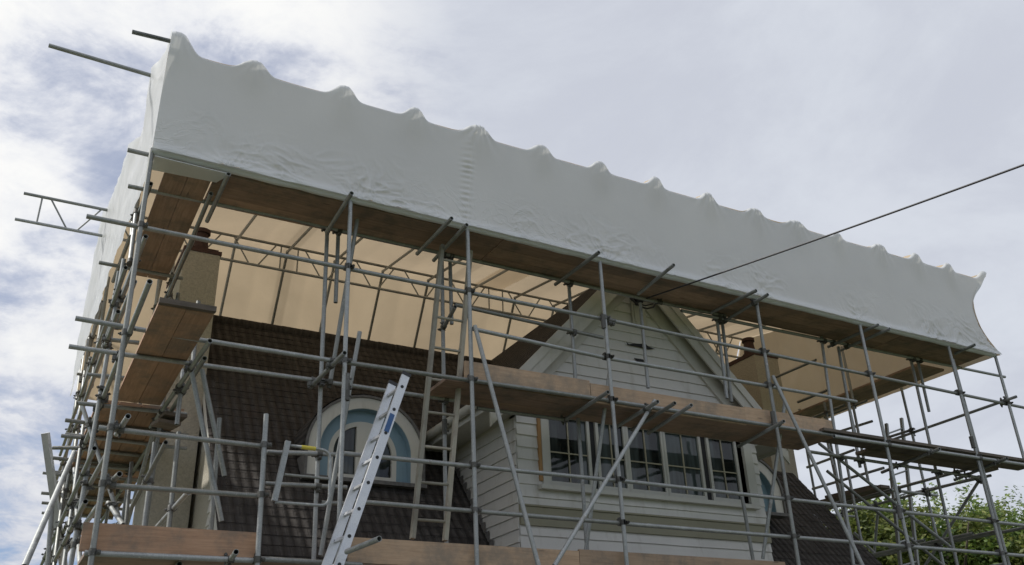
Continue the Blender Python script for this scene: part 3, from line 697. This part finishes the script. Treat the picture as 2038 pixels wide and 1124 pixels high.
# couplers wherever two tubes cross closely
def seg_close(a0, a1, b0, b1):
    u = a1 - a0; v = b1 - b0; w0 = a0 - b0; A = u.dot(u); B = u.dot(v); C_ = v.dot(v); D = u.dot(w0); E_ = v.dot(w0); den = A * C_ - B * B
    if den < 1e-6 * A * C_: return None
    s = max(.0, min(1., (B * E_ - C_ * D) / den)); t_ = max(0., min(1., (A * E_ - B * D) / den))
    return s, t_, a0 + u * s, b0 + v * t_
cnt = {}
cands = []
for i in range(len(TUBES)):
    for j in range(i + 1, len(TUBES)):
        a0, a1, oa, ta = TUBES[i]; b0, b1, ob, tb = TUBES[j]
        r_ = seg_close(a0, a1, b0, b1)
        if not r_: continue
        s, t_, p, q = r_
        if (p - q).length < .10 and p.z > 2.4: cands.append(((p - q).length, i, j, p, q))
cands.sort(key=lambda c: c[0])
def coupler(oi, a, b, p, q):
    da = (a[1] - a[0]).normalized(); db = (b[1] - b[0]).normalized(); n_ = da.cross(db).normalized()
    if (q - p).dot(n_) < 0: n_ = -n_
    mb = MB()
    mb.tube(p - da * .028, p + da * .028, .0315, None, 12); mb.tube(q - db * .028, q + db * .028, .0315, None, 12)
    side = db - da * db.dot(da); side.normalize(); sda = da - db * da.dot(db); sda.normalize()
    mb.bar(p + side * .045 - da * .017, p + side * .045 + da * .017, n_, .045, .035); mb.bar(q - sda * .045 - db * .017, q - sda * .045 + db * .017, n_, .045, .035)
    mb.tube(p + side * .047 - n_ * .055, p + side * .047 + n_ * .02, .008, None, 6); mb.tube(p + side * .047 - n_ * .042, p + side * .047 - n_ * .028, .016, None, 6)
    mb.tube(q - sda * .047 - n_ * .05, q - sda * .047 + n_ * .055, .008, None, 6); mb.tube(q - sda * .047 + n_ * .03, q - sda * .047 + n_ * .045, .016, None, 6)
    return mb
for dist, i, j, p, q in cands:
    th_ = TUBES[i][3]; c_ = cnt.get(th_.name, 0)
    if c_ >= 98: continue
    cnt[th_.name] = c_ + 1
    coupler(TUBES[i][2], TUBES[i], TUBES[j], p, q).build('coupler', M_CLAMP, TUBES[i][2])
# sleeve joints along some standards
for p, k in (((1201, 640), 1.0), ((690, 780), 1.0), ((1790, 1019), 1.0), ((1539, 832), 1.0), ((885, 850), KI), ((1935, 880), 1.0), ((690, 760), 1.0)):
    c = onY(*p, k); best = min((T for T in TUBES if 'standard' in T[2].name), key=lambda T: ((T[0] + (T[1] - T[0]) * max(0, min(1, (c - T[0]).dot(T[1] - T[0]) / (T[1] - T[0]).length_squared))) - c).length)
    d = (best[1] - best[0]).normalized(); mb = MB(); mb.tube(c - d * .09, c + d * .09, .031, None, 14); mb.tube(c - d * .04 + Vector((.03, 0, 0)), c - d * .04 + Vector((.05, 0, 0)), .012, None, 6); mb.tube(c + d * .04 + Vector((.03, 0, 0)), c + d * .04 + Vector((.05, 0, 0)), .012, None, 6)
    mb.build('sleeve_coupler', M_CLAMP, best[2])

# ------------------------------------------------------------------ boards
def board(a, b, side, w_, t_, m_, label, group, name='scaffold_board', cat='scaffold board', sag=0.0):
    mb = MB(); mb.bar(a, b, side, w_, t_); o = mb.build(name, m_, None); tag(o, label, cat, group); return o
ordn = ['first', 'second', 'third', 'fourth', 'fifth', 'sixth', 'seventh']
rown = {0: 'outer', 1: 'middle', 2: 'inner'}
# top walkway along the front
xs = [.152, .56, 1.01, 1.42, 1.668]
where = ['left corner bay', 'bays left of the front gable', 'bays right of the gable peak', 'bay at the right corner']
for rI in range(3):
    for i in range(4):
        y = 1.006 * K + .112 + rI * .228; z = H0 + .638 * K + random.uniform(-.003, .003)
        board((xs[i] * K + .008, y, z), (xs[i + 1] * K - .008, y, z), (0, 1, 0), .222, .038, M_DECK, 'board of the top front walkway, %s row, over the %s' % (rown[rI], where[i]), 'boards of the top front walkway')
# left return of the top walkway
for rI in range(2):
    x = .094 * K + .12 + rI * .235
    board((x, 1.0 * K, H0 + .6355 * K), (x, 1.335 * K, H0 + .6355 * K), (1, 0, 0), .228, .038, M_DECK, 'wide brown board running back from the top left corner, %s of the pair' % ('left' if rI == 0 else 'right'), 'boards at the top left corner')
# right return
for rI in range(3):
    x = 1.562 * K + .11 + rI * .228
    board((x, 1.10 * K, H0 + .629 * K), (x, 1.46 * K, H0 + .629 * K), (1, 0, 0), .222, .038, M_DECK, 'dark board running back from the top right corner, %s row' % rown[2 - rI], 'boards at the top right corner')
# upper walkway (with toe board)
xs = [.47, .82, 1.175]
for rI in range(3):
    for i in range(2):
        y = 1.012 * K + .112 + rI * .229; z = H0 + .4115 * K
        board((xs[i] * K + .006, y, z), (xs[i + 1] * K - .006, y, z), (0, 1, 0), .222, .038, M_DECK, 'board of the walkway over the gable windows, %s row, %s length' % (rown[rI], ('left', 'right')[i]), 'boards of the walkway over the windows')
# walkway running on to the right
for rI, nm in ((0, 'outer'), (1, 'inner')):
    y = 1.0 * K + .10 + rI * .232; z = H0 + .4165 * K
    board((1.14 * K, y, z), (1.72 * K, y, z), (0, 1, 0), .225, .04, M_GREYB, 'grey %s board running right from the toe board towards the right corner' % nm, 'boards of the walkway right of the windows')
board((1.30 * K, 1.0 * K + .56, H0 + .413 * K), (1.66 * K, 1.0 * K + .56, H0 + .413 * K), (0, 1, 0), .225, .04, M_GREYB, 'grey innermost board under the walkway at the right, shorter than its neighbours', 'boards of the walkway right of the windows')
# left return walkway
for rI, nm in ((0, 'left'), (1, 'right')):
    x = .0995 * K + .12 + rI * .245
    board((x, .93 * K, H0 + .4135 * K), (x, 1.262 * K, H0 + .4135 * K), (1, 0, 0), .240, .038, M_SOFF, 'orange-brown board of the left side walkway near the front corner, %s of the pair' % nm, 'boards of the left side walkway')
for rI, nm in ((0, 'outermost'), (1, 'second'), (2, 'third'), (3, 'wall side')):
    x = .0795 * K + .115 + rI * .236
    for i, (ya, yb, wh) in enumerate(((1.275, 1.66, 'just behind the cross tube'), (1.668, 2.03, 'at the far end'))):
        board((x, ya * K, H0 + .4125 * K), (x, yb * K, H0 + .4125 * K), (1, 0, 0), .230, .038, M_SOFF, 'brown board of the left side walkway, %s row, %s' % (nm, wh), 'boards of the left side walkway')
for i, yy in enumerate((1.36, 1.43, 1.50, 1.57, 1.66, 1.73, 1.82, 1.90, 1.99)):
    tube(left, 'transom', P(.048 + .006 * (i % 3), yy, .4065), P(.190 + .008 * ((i * 5) % 4), yy + .01, .4065))
board((.0995 * K, .9255 * K, H0 + .4148 * K), (.158 * K, .9255 * K, H0 + .4148 * K), (0, 1, 0), .055, .05, M_GREYB, 'dark board lying crosswise at the near end of the left side walkway', 'board offcuts by the left wall')
# lower walkway
for rI in range(3):
    y = 1.010 * K + .112 + rI * .229; z = H0 + .1715 * K
    board((.076 * K, y, z), (.335 * K, y, z), (0, 1, 0), .222, .038, M_DECK, 'board of the lowest walkway left of the aluminium ladder, %s row' % rown[rI], 'boards of the lowest walkway')
    for i in range(2):
        xa, xb = ((.345, .76), (.765, 1.18))[i]
        board((xa * K, y, z), (xb * K, y, z), (0, 1, 0), .222, .038, M_DECK, 'board of the lowest walkway right of the aluminium ladder, %s row, %s length' % (rown[rI], ('left', 'right')[i]), 'boards of the lowest walkway')
for i in range(2):
    x = .085 * K + .13 + i * .24
    board((x, 1.01 * K + .72, H0 + .1715 * K), (x, 1.65 * K, H0 + .1715 * K), (1, 0, 0), .225, .038, M_DECK, 'board of the lowest walkway going back at the left, %s of the pair' % ('left', 'right')[i], 'boards of the lowest walkway')
# toe boards, on edge
def toe(p, q, h, k, label, m_=M_TOE):
    A = onY(*p, k); B = onY(*q, k); z = (A.z + B.z) / 2; A.z = B.z = z - h / 2
    mb = MB(); mb.bar(A, B, (0, 0, 1), h, .036); tag(mb.build('toe_board', m_), label, 'toe board', 'toe boards')
toe((924, 713), (1172, 763), .235, 1.0105, 'pale timber toe board over the gable windows, left length')
toe((1173, 763), (1480, 812), .235, 1.0105, 'pale timber toe board over the gable windows, middle length')
toe((1480, 812), (1652, 835), .235, 1.0105, 'pale timber toe board over the windows, short right length')
toe((166, 1042), (512, 1058), .235, 1.0105, 'greyish toe board of the lowest walkway at the left corner', M_SOFF)
toe((694, 1072), (1150, 1094), .235, 1.0105, 'pale toe board of the lowest walkway, from the ladder to under the window')
toe((1151, 1094), (1560, 1118), .235, 1.0105, 'pale toe board of the lowest walkway under the right windows')
# stacked spare boards at the left platform and right return
for i, (p, q, z) in enumerate((((322, 826), (366, 833), .385), ((308, 840), (352, 848), .375))):
    A = onZ(*p, z); B = onZ(*q, z); board(A, B, (0, 1, 0), .22, .038, M_GREYB, 'short dark offcut lying beside the left side walkway, %s one' % ('upper', 'lower')[i], 'board offcuts by the left wall')
for i, (p, q) in enumerate((((1628, 1002), (1762, 968)), ((1638, 1012), (1768, 978)), ((1650, 990), (1745, 968)))):
    A = onX(*p, 1.55 + i * .035); B = onX(*q, 1.55 + i * .035); board(A, B, (1, 0, 0), .225, .05, M_GREYB, ('dark board lying on the low right platform above the trees, nearest', 'dark board lying on the low right platform, middle', 'dark board lying on the low right platform, farthest')[i], 'boards on the low right platform')

# ------------------------------------------------------------------ temporary roof frame
tr_ = thing('temporary_roof', P(.88, 1.4, .80), 'temporary roof of tube rafters and lattice beams over the house, carried by the scaffold', 'temporary roof')
ZF, SL = .806, .165; YRg = 1.68; ZRg = ZF + SL * (YRg - 1.0); YBk, ZBk = 1.86, .60
bumps = [.083, .184, .309, .416, .519, .629, .738, .849, .961, 1.069, 1.167, 1.269, 1.385, 1.486, 1.583, 1.70]
for x in bumps[:-1]:
    mb = MB(); mb.tube(P(x, 1.001, ZF - .006), P(x, YRg, ZRg - .008), .0242, .02); mb.build('rafter', M_TUBE, tr_)
    mb = MB(); mb.tube(P(x, YRg - .004, ZRg - .006), P(x, YBk - .004, ZBk), .0242, .02); mb.build('rear_rafter', M_TUBE, tr_)
def beam(x0, x1, y, z, dep=.47):
    mb = MB(); mb.tube(P(x0, y, z), P(x1, y, z)); lb = mb.build('lattice_beam', M_TUBE, tr_)
    mb = MB(); mb.tube(P(x0 - .002, y, z) + Vector((-.02, 0, -dep)), P(x1, y, z) + Vector((0, 0, -dep))); mb.build('bottom_chord', M_TUBE, lb)
    mb = MB(); x = x0 * K + .26; zz_ = P(0, y, z).z; Y_ = y * K; i = 0
    mb.tube((x, Y_, zz_), (x, Y_, zz_ - dep), .0135, None, 8)
    while x < x1 * K - 1:
        mb.tube((x + .12, Y_, zz_), (x + .42, Y_, zz_ - dep), .0135, None, 8); mb.tube((x + .56, Y_, zz_ - dep), (x + .86, Y_, zz_), .0135, None, 8)
        i += 1; x += .94
        if i % 4 == 0:
            mb.tube((x, Y_, zz_), (x, Y_, zz_ - dep), .0135, None, 8); x += .30; mb.tube((x, Y_, zz_), (x, Y_, zz_ - dep), .0135, None, 8)
    mb.build('lattice', M_TUBE, lb)
beam(-.080, 1.66, 1.66, .9125)
for a, b_ in ((P(-.043, 1.10, .826), P(.12, 1.10, .826)), (P(.122, 1.0, .822), P(1.66, 1.0, .800)), (P(.085, 1.03, .792), P(1.64, 1.03, .792)), (P(.07, 1.35, .852), P(1.64, 1.35, .852)), (P(.07, 1.83, .64), P(1.64, 1.83, .64))):
    mb = MB()
    if a.y < 9 and a.x > .1: a = onY(263, 63, 1.0); b_ = onY(345, 83, 1.0)
    if abs(a.y - 1.10 * K) < .01: a = onY(97, 90, 1.10); b_ = onY(345, 163, 1.10)
    mb.tube(a, b_); mb.build('purlin', M_TUBE, tr_)

# ------------------------------------------------------------------ shrink wrap
wrap = thing('shrink_wrap', P(.88, 1.0, .63), 'white shrink-wrap sheeting over the temporary roof, hanging as a deep band along the front', 'plastic sheeting')
def nz(x, y, z=0): return noise.noise(Vector((x, y, z)))
anch = [.163, .33, .495, .73, 1.04, 1.28, 1.52]
WLs = (.20, .34, .34, .20, .34, .26, .22, .20, .22, .36, .36, .18, .40, .14, .14, .22)
WRs = (.17, .32, .16, .08, .17, .15, .09, .08, .10, .26, .30, .08, .15, .07, .08, .10)
Ams = (.22, .14, .15, .13, .14, .12, .13, .14, .13, .10, .09, .08, .10, .12, .11, .16)
def bump_h(xm):         # rise of the top edge over each rafter end: a ramp, a rounded knuckle, a steeper fall
    s = 0
    for i, bx in enumerate(bumps):
        d = xm - bx * K; A = Ams[i]
        kl = (.16, .13, .12, .10, .15, .12, .10, .09, .10, .14, .16, .08, .13, .09, .09, .13)[i]; kn = math.exp(-(abs(d) / (kl * (1.35 if d < 0 else 1.05))) ** 2.8); sk = math.exp(-(abs(d) / (.66 * (WLs[i] if d < 0 else WRs[i]) + .03)) ** 2.4)
        s = max(s, A * (.86 * kn + .14 * sk))
    return s
X0, X1 = .0735 * K, 1.662 * K
ZT = lambda xm: H0 + K * (ZF - .006 - .0135 * 0)
ZB = lambda xm: H0 + K * (.642 - .009 * (xm / K))
TOPD = -.01
def fascia(u, v):
    # u along the front, v from bottom (0) to top (1)
    xm = X0 + (X1 - X0) * u
    zt = ZT(xm) + TOPD * (1 - u) + .004; zb = ZB(xm)
    if u > .97:
        e = (u - .97) / .03; zz_ = v
        xm += e ** 2 * (.36 * (v ** 5) + .05 * math.sin(v * 3) - .34 * math.sin(math.pi * min(1, v * 1.02)) ** 1.3 + .10 * math.exp(-(v / .12) ** 2))
    bh = bump_h(xm)
    z = zb + (zt - zb) * v + bh * max(0, (v - .78) / .22) ** 1.2 - .018 * math.sin(math.pi * v) * 0
    y = K * 1.0 - .045
    dz = zt - z
    fold = 0
    for i, bx in enumerate(bumps):
        dx = xm - bx * K
        if abs(dx) < .7:
            up = max(0, dz + .05); env = math.exp(-(dx / .17) ** 2) * math.exp(-(up / .34) ** 2)
            y -= .05 * env
            ang = math.atan2(dx, up + .12); rr = math.hypot(dx, up + .12)
            fold += .007 * math.sin(ang * 15 + i * 2.1) * math.exp(-(rr / .33) ** 2) * (1.0 if i in (4, 8, 9, 10, 12) else .35)
    # top edge curls over the rail
    if v > .97: y += ((v - .97) / .03) ** 2 * .03
    # bottom: rolled round the ledger
    hb = z - zb
    y -= .035 * math.exp(-(hb / .07) ** 2)
    # slack billow and creases
    y += .022 * nz(xm * .5, z * .6, 3) + .005 * nz(xm * 1.7, z * 2.2, 9)
    crease = 0
    for i, ax in enumerate(anch):
        dx = xm - ax * K
        if abs(dx) < 1.4:
            ang = math.atan2(hb + .05, dx); rr = math.hypot(dx, hb + .05)
            wgt = (.9, .35, .3, 1.0, .8, .35, .5)[i]
            crease += wgt * .020 * (1 - abs(nz(ang * 3.6 + 1.5 * nz(xm * 3, z * 3, i), rr * 2.2 + i * 7, i)) * 3.2) * math.exp(-(rr / .34) ** 1.5) * (.5 + nz(xm * 2, z * 2, i + 20))
    patchy = max(0, min(1, .55 + 1.9 * nz(xm * .75, 2.2, 31) + .9 * nz(xm * 2.3, z * 2, 33) + (.45 if .22 * K < xm < .40 * K else 0) - (.5 if .5 * K < xm < .66 * K else 0)))
    low = math.exp(-(hb / .42) ** 2.2) * patchy
    wx_ = xm + .18 * nz(xm * 2.1, z * 2.1, 40); wz_ = z + .18 * nz(xm * 2.1, z * 2.1, 44)
    crease += .030 * low * (max(0, .33 - abs(nz(wx_ * 3.2 + wz_ * 1.5, wz_ * 6.5 - wx_ * 1.2, 5))) * 2.2 - .3)
    crease += .016 * low * (max(0, .3 - abs(nz(wx_ * 8 - wz_ * 3, wz_ * 12 + wx_ * 3, 7))) * 2.2 - .3)
    # a post presses out behind the film
    crease += .035 * math.exp(-((xm - .350 * K) / .035) ** 2) * max(0, 1 - abs(hb - .17) / .22)
    # welded seam with puckers
    sx_ = .500 * K + .06 * (z - zb) ; d = xm - sx_
    if abs(d) < .4 and v < .93:
        crease += .010 * math.sin(z * 78 + 9 * abs(d) + 2.5 * nz(z * 3, 1, 50)) * (.4 + 1.2 * abs(nz(z * 2.5, 4, 51))) * math.exp(-(abs(d + .06) / .075) ** 2) * math.exp(-((v - .42) / .38) ** 4) - .006 * math.exp(-(d / .02) ** 2)
    y -= crease + fold
    return (xm, y, z)
mb = MB(); mb.grid(fascia, 1500, 110); f_ = mb.build('front_band', M_WRAP, wrap)
# rolled bottom edge
mb = MB(); mb.path([Vector((X0 + (X1 - X0) * i / 160, K * 1.0 + .002 + .006 * nz(i * .4, 1), ZB(X0 + (X1 - X0) * i / 160) + .012 + .012 * nz(i * .3, 4))) for i in range(161)], .042, 12); mb.build('rolled_hem', M_WRAP, f_)
# strip turned under at the left corner
mb = MB(); pts_ = [P(.078, .995, .634), P(.168, .995, .633), P(.156, 1.020, .632), P(.078, 1.026, .633)]
mb.prism(pts_, (0, 0, -.008)); mb.build('corner_flap', M_WRAP, wrap)
# roof sheet
def roofs(u, v):
    x = X0 + .025 + (X1 - X0 - .025) * u
    if v < .72:
        f = v / .72; y = 1.0 + (YRg - 1.0) * f; z = ZF + SL * (y - 1.0)
    else:
        f = (v - .72) / .28; y = YRg + (YBk - YRg) * f; z = ZRg + (ZBk - ZRg) * f
    d = min(abs(x - b_ * K) for b_ in bumps)
    sag = -.028 * min(1, d / .45) ** 1.5 + .012 * nz(x * .8, y * 6) + .005 * nz(x * 5, y * 20)
    sag = min(1, (y - 1.0) / .06) * sag; p = P(0, y, z); p.x = x; p.z += sag + .0 - .022 + .05 * min(1, max(0, y - 1.04) / .08)
    if v < .72: p.z += bump_h(max(x, X0 + .02)) * math.exp(-((y - 1.0) * K / .55) ** 1.4) * .85
    if v == 0: p.y -= .04; p.z = ZT(x) + TOPD * (1 - u) + bump_h(x) - .012
    if v >= .72: p.y += .03 + sag * .6
    return p
mb = MB(); mb.grid(roofs, 330, 90, sm=True); mb.build('roof_sheet', M_SHEET, wrap)
# patch where two sheets overlap, seen as a darker strip
mb = MB()
def patch(u, v):
    y = 1.50 + .178 * v; x = .846 * K + .070 * K * u; p = roofs((x - X0) / (X1 - X0), (y - 1) / (YRg - 1) * .72); return p + Vector((0, 0, -.012))
m2 = M_SHEET.copy(); m2.name = 'thin_sheeting'
for nd in m2.node_tree.nodes:
    if nd.type == 'MIX_SHADER': nd.inputs[0].default_value = .80
    if nd.type == 'BSDF_TRANSLUCENT':
        for l in list(nd.inputs[0].links): m2.node_tree.links.remove(l)
        nd.inputs[0].default_value = (.97, .93, .86, 1)
mb.grid(patch, 6, 30); mb.build('overlap_strip', m2, wrap)
# ends
def endsheet(side):
    def fn(u, v):
        # u: 0 front .. 1 back, v: 0 bottom .. 1 top
        y = 1.0 + (YBk - 1.0) * u
        zt = ZF + SL * (y - 1.0) if y < YRg else ZRg + (ZBk - ZRg) * (y - YRg) / (YBk - YRg)
        zb = (.640 if side < 0 else .628) + (0 if side > 0 else -.03 * u + .012 * nz(u * 9, 2))
        zt += .006
        if side < 0: zt += bump_h(X0 + .02) * math.exp(-((y - 1.0) * K / .55) ** 1.4) / K
        zb = min(zb, zt - .004)
        z = zb + (zt - zb) * v
        if side < 0:
            tb = ((1.0, .0735), (1.05, .073), (1.075, .066), (1.09, .062), (1.13, .066), (1.18, .075), (1.25, .076), (1.30, .080), (1.335, .068), (1.36, .065), (1.48, .069), (1.65, .062), (1.70, .053), (1.76, .058), (1.83, .064), (1.87, .066))
            xt = next(a[1] + (b[1] - a[1]) * (y - a[0]) / (b[0] - a[0]) for a, b in zip(tb, tb[1:]) if y <= b[0] or b is tb[-1])
            xb_ = .0735 - .010 * u; x = xb_ + (xt - xb_) * v ** 1.2
        else: x = 1.664
        xm = x * K + (.05 * nz(y * 5, z * 6, 3) + .03 * abs(nz(y * 22, z * 9, 8)) + .018 * nz(y * 50, z * 30)) * min(1, u * 12)
        if side > 0 and u < .1:
            e = 1 - u / .1; xm += e ** 2 * (.36 * v ** 5 + .05 * math.sin(v * 3) - .34 * math.sin(math.pi * min(1, v * 1.02)) ** 1.3 + .10 * math.exp(-(v / .12) ** 2))
        p = P(0, y, z); p.x = xm
        if u < .02: p.y = K - .045 * (1 - u / .02)
        return p
    return fn
mb = MB(); mb.grid(endsheet(-1), 240, 70); mb.build('left_end_sheet', M_WRAP, wrap)
mb = MB(); mb.grid(endsheet(1), 160, 50); mb.build('right_end_sheet', M_SHEET, wrap)

# ------------------------------------------------------------------ ladders
def ladder(label, A0, A1, B0, B1, w_, d_, m_, rungs, group='ladders on the scaffold', name='ladder', rr=.016, holes=False):
    """A0/A1 top and foot of one stile, B0/B1 of the other"""
    A0, A1, B0, B1 = map(Vector, (A0, A1, B0, B1)); base = (A1 + B1) / 2
    th_ = thing(name, base, label, 'ladder', group)
    side = (B0 - A0).normalized()
    for p, q in ((A0, A1), (B0, B1)):
        mb = MB(); mb.bar(p, q, side, w_, d_); o = mb.build('stile', m_, th_)
        if holes:
            for i in range(rungs):
                f = (i + .5) / rungs; c = p + (q - p) * f; h = MB(); h.tube(c - side * (w_ / 2 + .004), c + side * (w_ / 2 + .004), .017, None, 12); h.build('rung_socket', M_DARK, o)
            e = MB(); d = (q - p).normalized(); e.bar(p - d * .035, p - d * .001, side, w_ + .012, d_ + .012); e.build('end_cap', M_DARK, o)
    for i in range(rungs):
        f = (i + .5) / rungs; a = A0 + (A1 - A0) * f; b = B0 + (B1 - B0) * f
        mb = MB()
        if holes: mb.bar(a, b, (A1 - A0), .032, .028)
        else: mb.tube(a, b, rr, None, 10)
        mb.build('rung', m_, th_)
    return th_
def toground(a, b):
    d = b - a; return a + d * ((a.z - .05) / -d.z)
a0, a1 = onY(807, 748, .955), onY(672, 1130, .945); b0, b1 = onY(780, 766, .998), onY(648, 1130, .986)
lad = ladder('silver aluminium ladder leaning across the round dormer window, with dark rung sockets', a0, toground(a0, a1), b0, toground(b0, b1), .028, .085, M_ALU, 19, holes=True)
mb = MB(); d = (a1 - a0).normalized(); c = a0 + d * .50; mb.bar(c - d * .07, c + d * .07, (1, 0, 0), .03, .03)
n_ = (a0 - b0).normalized(); mb = MB(); c = a0 + d * .55 + n_ * .017; mb.bar(c - d * .10, c + d * .10, n_, .004, .05); mb.build('blue_sticker', M_BLUE, lad)
a0, a1 = onY(880, 488, 1.045), onY(821, 1072, 1.03); b0, b1 = onY(936, 500, 1.045), onY(886, 1076, 1.03)
ladder('pale pole ladder standing upright between the round dormer and the gable', a0, a1, b0, b1, .045, .06, M_POLE, 9)
a0, a1 = onY(1764, 843, 1.30), onY(1792, 1124, 1.30); b0, b1 = onY(1794, 832, 1.30), onY(1826, 1124, 1.30)
ladder('upright ladder at the right end of the scaffold, its foot among the trees', a0, toground(a0, a1), b0, toground(b0, b1), .045, .055, M_TUBE, 16)
a0, a1 = onY(88, 862, 1.55), onY(117, 1075, 1.62); b0, b1 = onY(93, 861, 1.58), onY(122, 1075, 1.65)
ladder('bright aluminium ladder rising past the far left scaffold corner against the sky', a0, toground(a0, a1), b0, toground(b0, b1), .03, .075, M_ALU, 18)

# ------------------------------------------------------------------ ladder gate
kk = .985
gt = thing('ladder_gate', onY(560, 1000, kk), 'small hinged tube safety gate with a yellow tag, left of the aluminium ladder', 'gate')
mb = MB(); a = onY(573, 878, kk); b = onY(546, 997, kk); mb.bar(a, b, (1, 0, 0), .05, .04); mb.build('hinge_post', M_TUBE, gt)
def arcpts(pts_, k):
    out_ = [onY(*pts_[0], k)]
    for i in range(1, len(pts_) - 1):
        a, b, c = Vector(pts_[i - 1]), Vector(pts_[i]), Vector(pts_[i + 1]); r0 = 20
        p = b + (a - b).normalized() * r0; q = b + (c - b).normalized() * r0
        for t_ in range(7):
            f = t_ / 6; s = (p * (1 - f) + b * f) * (1 - f) + (b * (1 - f) + q * f) * f; out_.append(onY(s.x, s.y, k))
    out_.append(onY(*pts_[-1], k)); return out_
mb = MB(); mb.path(arcpts([(575, 886), (658, 897), (655, 1007), (548, 999)], kk), .015, 10); gf = mb.build('gate_frame', M_TUBE, gt)
mb = MB(); mb.tube(onY(566, 944, kk), onY(657, 953, kk), .013, None, 10); mb.build('gate_rail', M_TUBE, gt)
mb = MB(); mb.tube(onY(600, 889.5, kk), onY(628, 893, kk), .019, None, 12); mb.build('yellow_tag', M_YEL, gf)
for p, q in (((533, 900), (566, 903)), ((527, 963), (552, 965))):
    mb = MB(); mb.tube(onY(*p, .992), onY(*q, .987), .012, None, 8); mb.build('hinge_pin', M_CLAMP, gt)

# ------------------------------------------------------------------ overhead cable
A = onY(1268, 600, KF - .02); Bq = ray(2060, 310); Bq = Bq * (9.5 / Bq.length) + Vector((0, 0, H0))
N = 40; pts_ = []
Bf = A + (Bq - A) * 1.6
for i in range(N + 1):
    f = i / N; p = A + (Bf - A) * f; p.z -= .05 * math.sin(math.pi * f); pts_.append(p)
cab = thing('overhead_cable', A, 'black overhead service cable slanting from the gable peak up to the right across the sky', 'cable')
mb = MB(); mb.path(pts_, .011, 8); mb.build('cable', M_GLASSBLK, cab)
mb = MB(); mb.path([onY(*q, KF - .015) for q in ((1255, 590), (1262, 600), (1274, 610), (1288, 614), (1300, 611), (1306, 603), (1300, 596), (1268, 600))], .013, 8); mb.path([onY(*q, KF - .01) for q in ((1252, 585), (1256, 596), (1268, 604), (1285, 608), (1300, 604))], .011, 8); mb.build('wire_loop', M_GLASSBLK, cab)

# ------------------------------------------------------------------ trees
def leafcloud(c, rx, ry, rz, n, size, mb, rng, lumps):
    cents = [Vector(c) + Vector((rng.uniform(-1, 1) * rx * .8, rng.uniform(-1, 1) * ry * .8, rng.uniform(-.9, 1) * rz * .75)) for _ in range(lumps)]
    for i in range(n):
        q = cents[rng.randrange(lumps)]; rad = .62 + .35 * rng.random()
        d = Vector((rng.gauss(0, 1), rng.gauss(0, 1), rng.gauss(0, 1))).normalized() * rad * (rng.random() ** .45)
        d.z *= .8; p = q + d
        if rng.random() < .05: p.z += rng.uniform(0, .7)
        ax = Vector((rng.gauss(0, 1), rng.gauss(0, 1), rng.gauss(0, 1) * .5)).normalized(); up = ax.orthogonal().normalized(); up = Matrix.Rotation(rng.uniform(0, 6.28), 3, ax) @ up
        s = size * rng.uniform(.6, 1.3); o_ = ax * s; h_ = up * s * .5
        mb.face([p - o_, p - h_ + Vector((0, 0, -.02)), p + o_, p + h_])
def tree(x, y, h, rx, rz, label, m_, seed, n=26000):
    rng = random.Random(seed); th_ = thing('tree', (x, y, 0), label, 'tree', 'trees beyond the right end of the house')
    mb = MB(); mb.path([(x, y, 0), (x + .1, y, h * .25), (x - .1, y + .1, h * .5), (x, y, h * .75)], .2, 10, [.24, .2, .15, .08])
    tips = []
    for i in range(9):
        a = i * 2.4; z = h * (.25 + .05 * i); e = Vector((x + math.cos(a) * rx * .7, y + math.sin(a) * rx * .7, z + h * .22)); mb.path([(x, y, z), ((x + e.x) / 2, (y + e.y) / 2, z + h * .08), e], .05, 6, [.07, .05, .02])
    mb.build('trunk', M_BARK, th_)
    mb = MB(); leafcloud((x, y, h - rz), rx, rx, rz, n, .085, mb, rng, 42)
    # topmost sprigs
    for k in range(16):
        a = rng.uniform(0, 6.28); q = rng.uniform(0, rx * .9); c = Vector((x + math.cos(a) * q, y + math.sin(a) * q, h - .5 - q * .18 + rng.uniform(-.1, .45)))
        for i in range(34):
            p = c + Vector((rng.gauss(0, .13), rng.gauss(0, .13), rng.uniform(-.7, .35))); ax = Vector((rng.gauss(0, 1), rng.gauss(0, 1), rng.gauss(0, .5))).normalized(); up = ax.orthogonal().normalized(); s = rng.uniform(.05, .10)
            mb.face([p - ax * s, p - up * s * .5, p + ax * s, p + up * s * .5])
    mb.build('crown', m_, th_)
def tx(px_, py_, k): return onY(px_, py_, k)
for i, (px_, py_, k, rx, rz, lab, m_) in enumerate((
    (1722, 1008, 2.2, 1.9, 2.6, 'small round green tree nearest the roof edge, behind the low platform', M_LEAF2),
    (1855, 968, 2.15, 2.3, 3.2, 'tall bright green tree behind the upright ladder and scaffold corner', M_LEAF),
    (1965, 995, 2.1, 2.2, 3.0, 'green tree just left of the last scaffold upright', M_LEAF2),
    (2070, 965, 2.2, 2.6, 3.4, 'green tree cut off by the right side of the photo', M_LEAF))):
    p = onY(px_, py_, k); tree(p.x, p.y, p.z, rx, rz, lab, m_, 11 + i)
# darker trees further back
for i, (px_, py_, k, rx, rz, lab) in enumerate(((1700, 1090, 2.6, 2.4, 2.6, 'low tree at the foot of the roof verge, mostly hidden'), (1900, 1030, 2.5, 3.0, 3.0, 'darker tree in the second row behind the tall green one'), (2010, 1030, 2.55, 3.0, 3.0, 'darker tree in the second row towards the right'))):
    p = onY(px_, py_, k); tree(p.x, p.y, p.z, rx, rz, lab, M_LEAF, 31 + i, 14000)
print('OBJS', len(bpy.data.objects), 'tubes', len(TUBES), 'couplers', cnt)
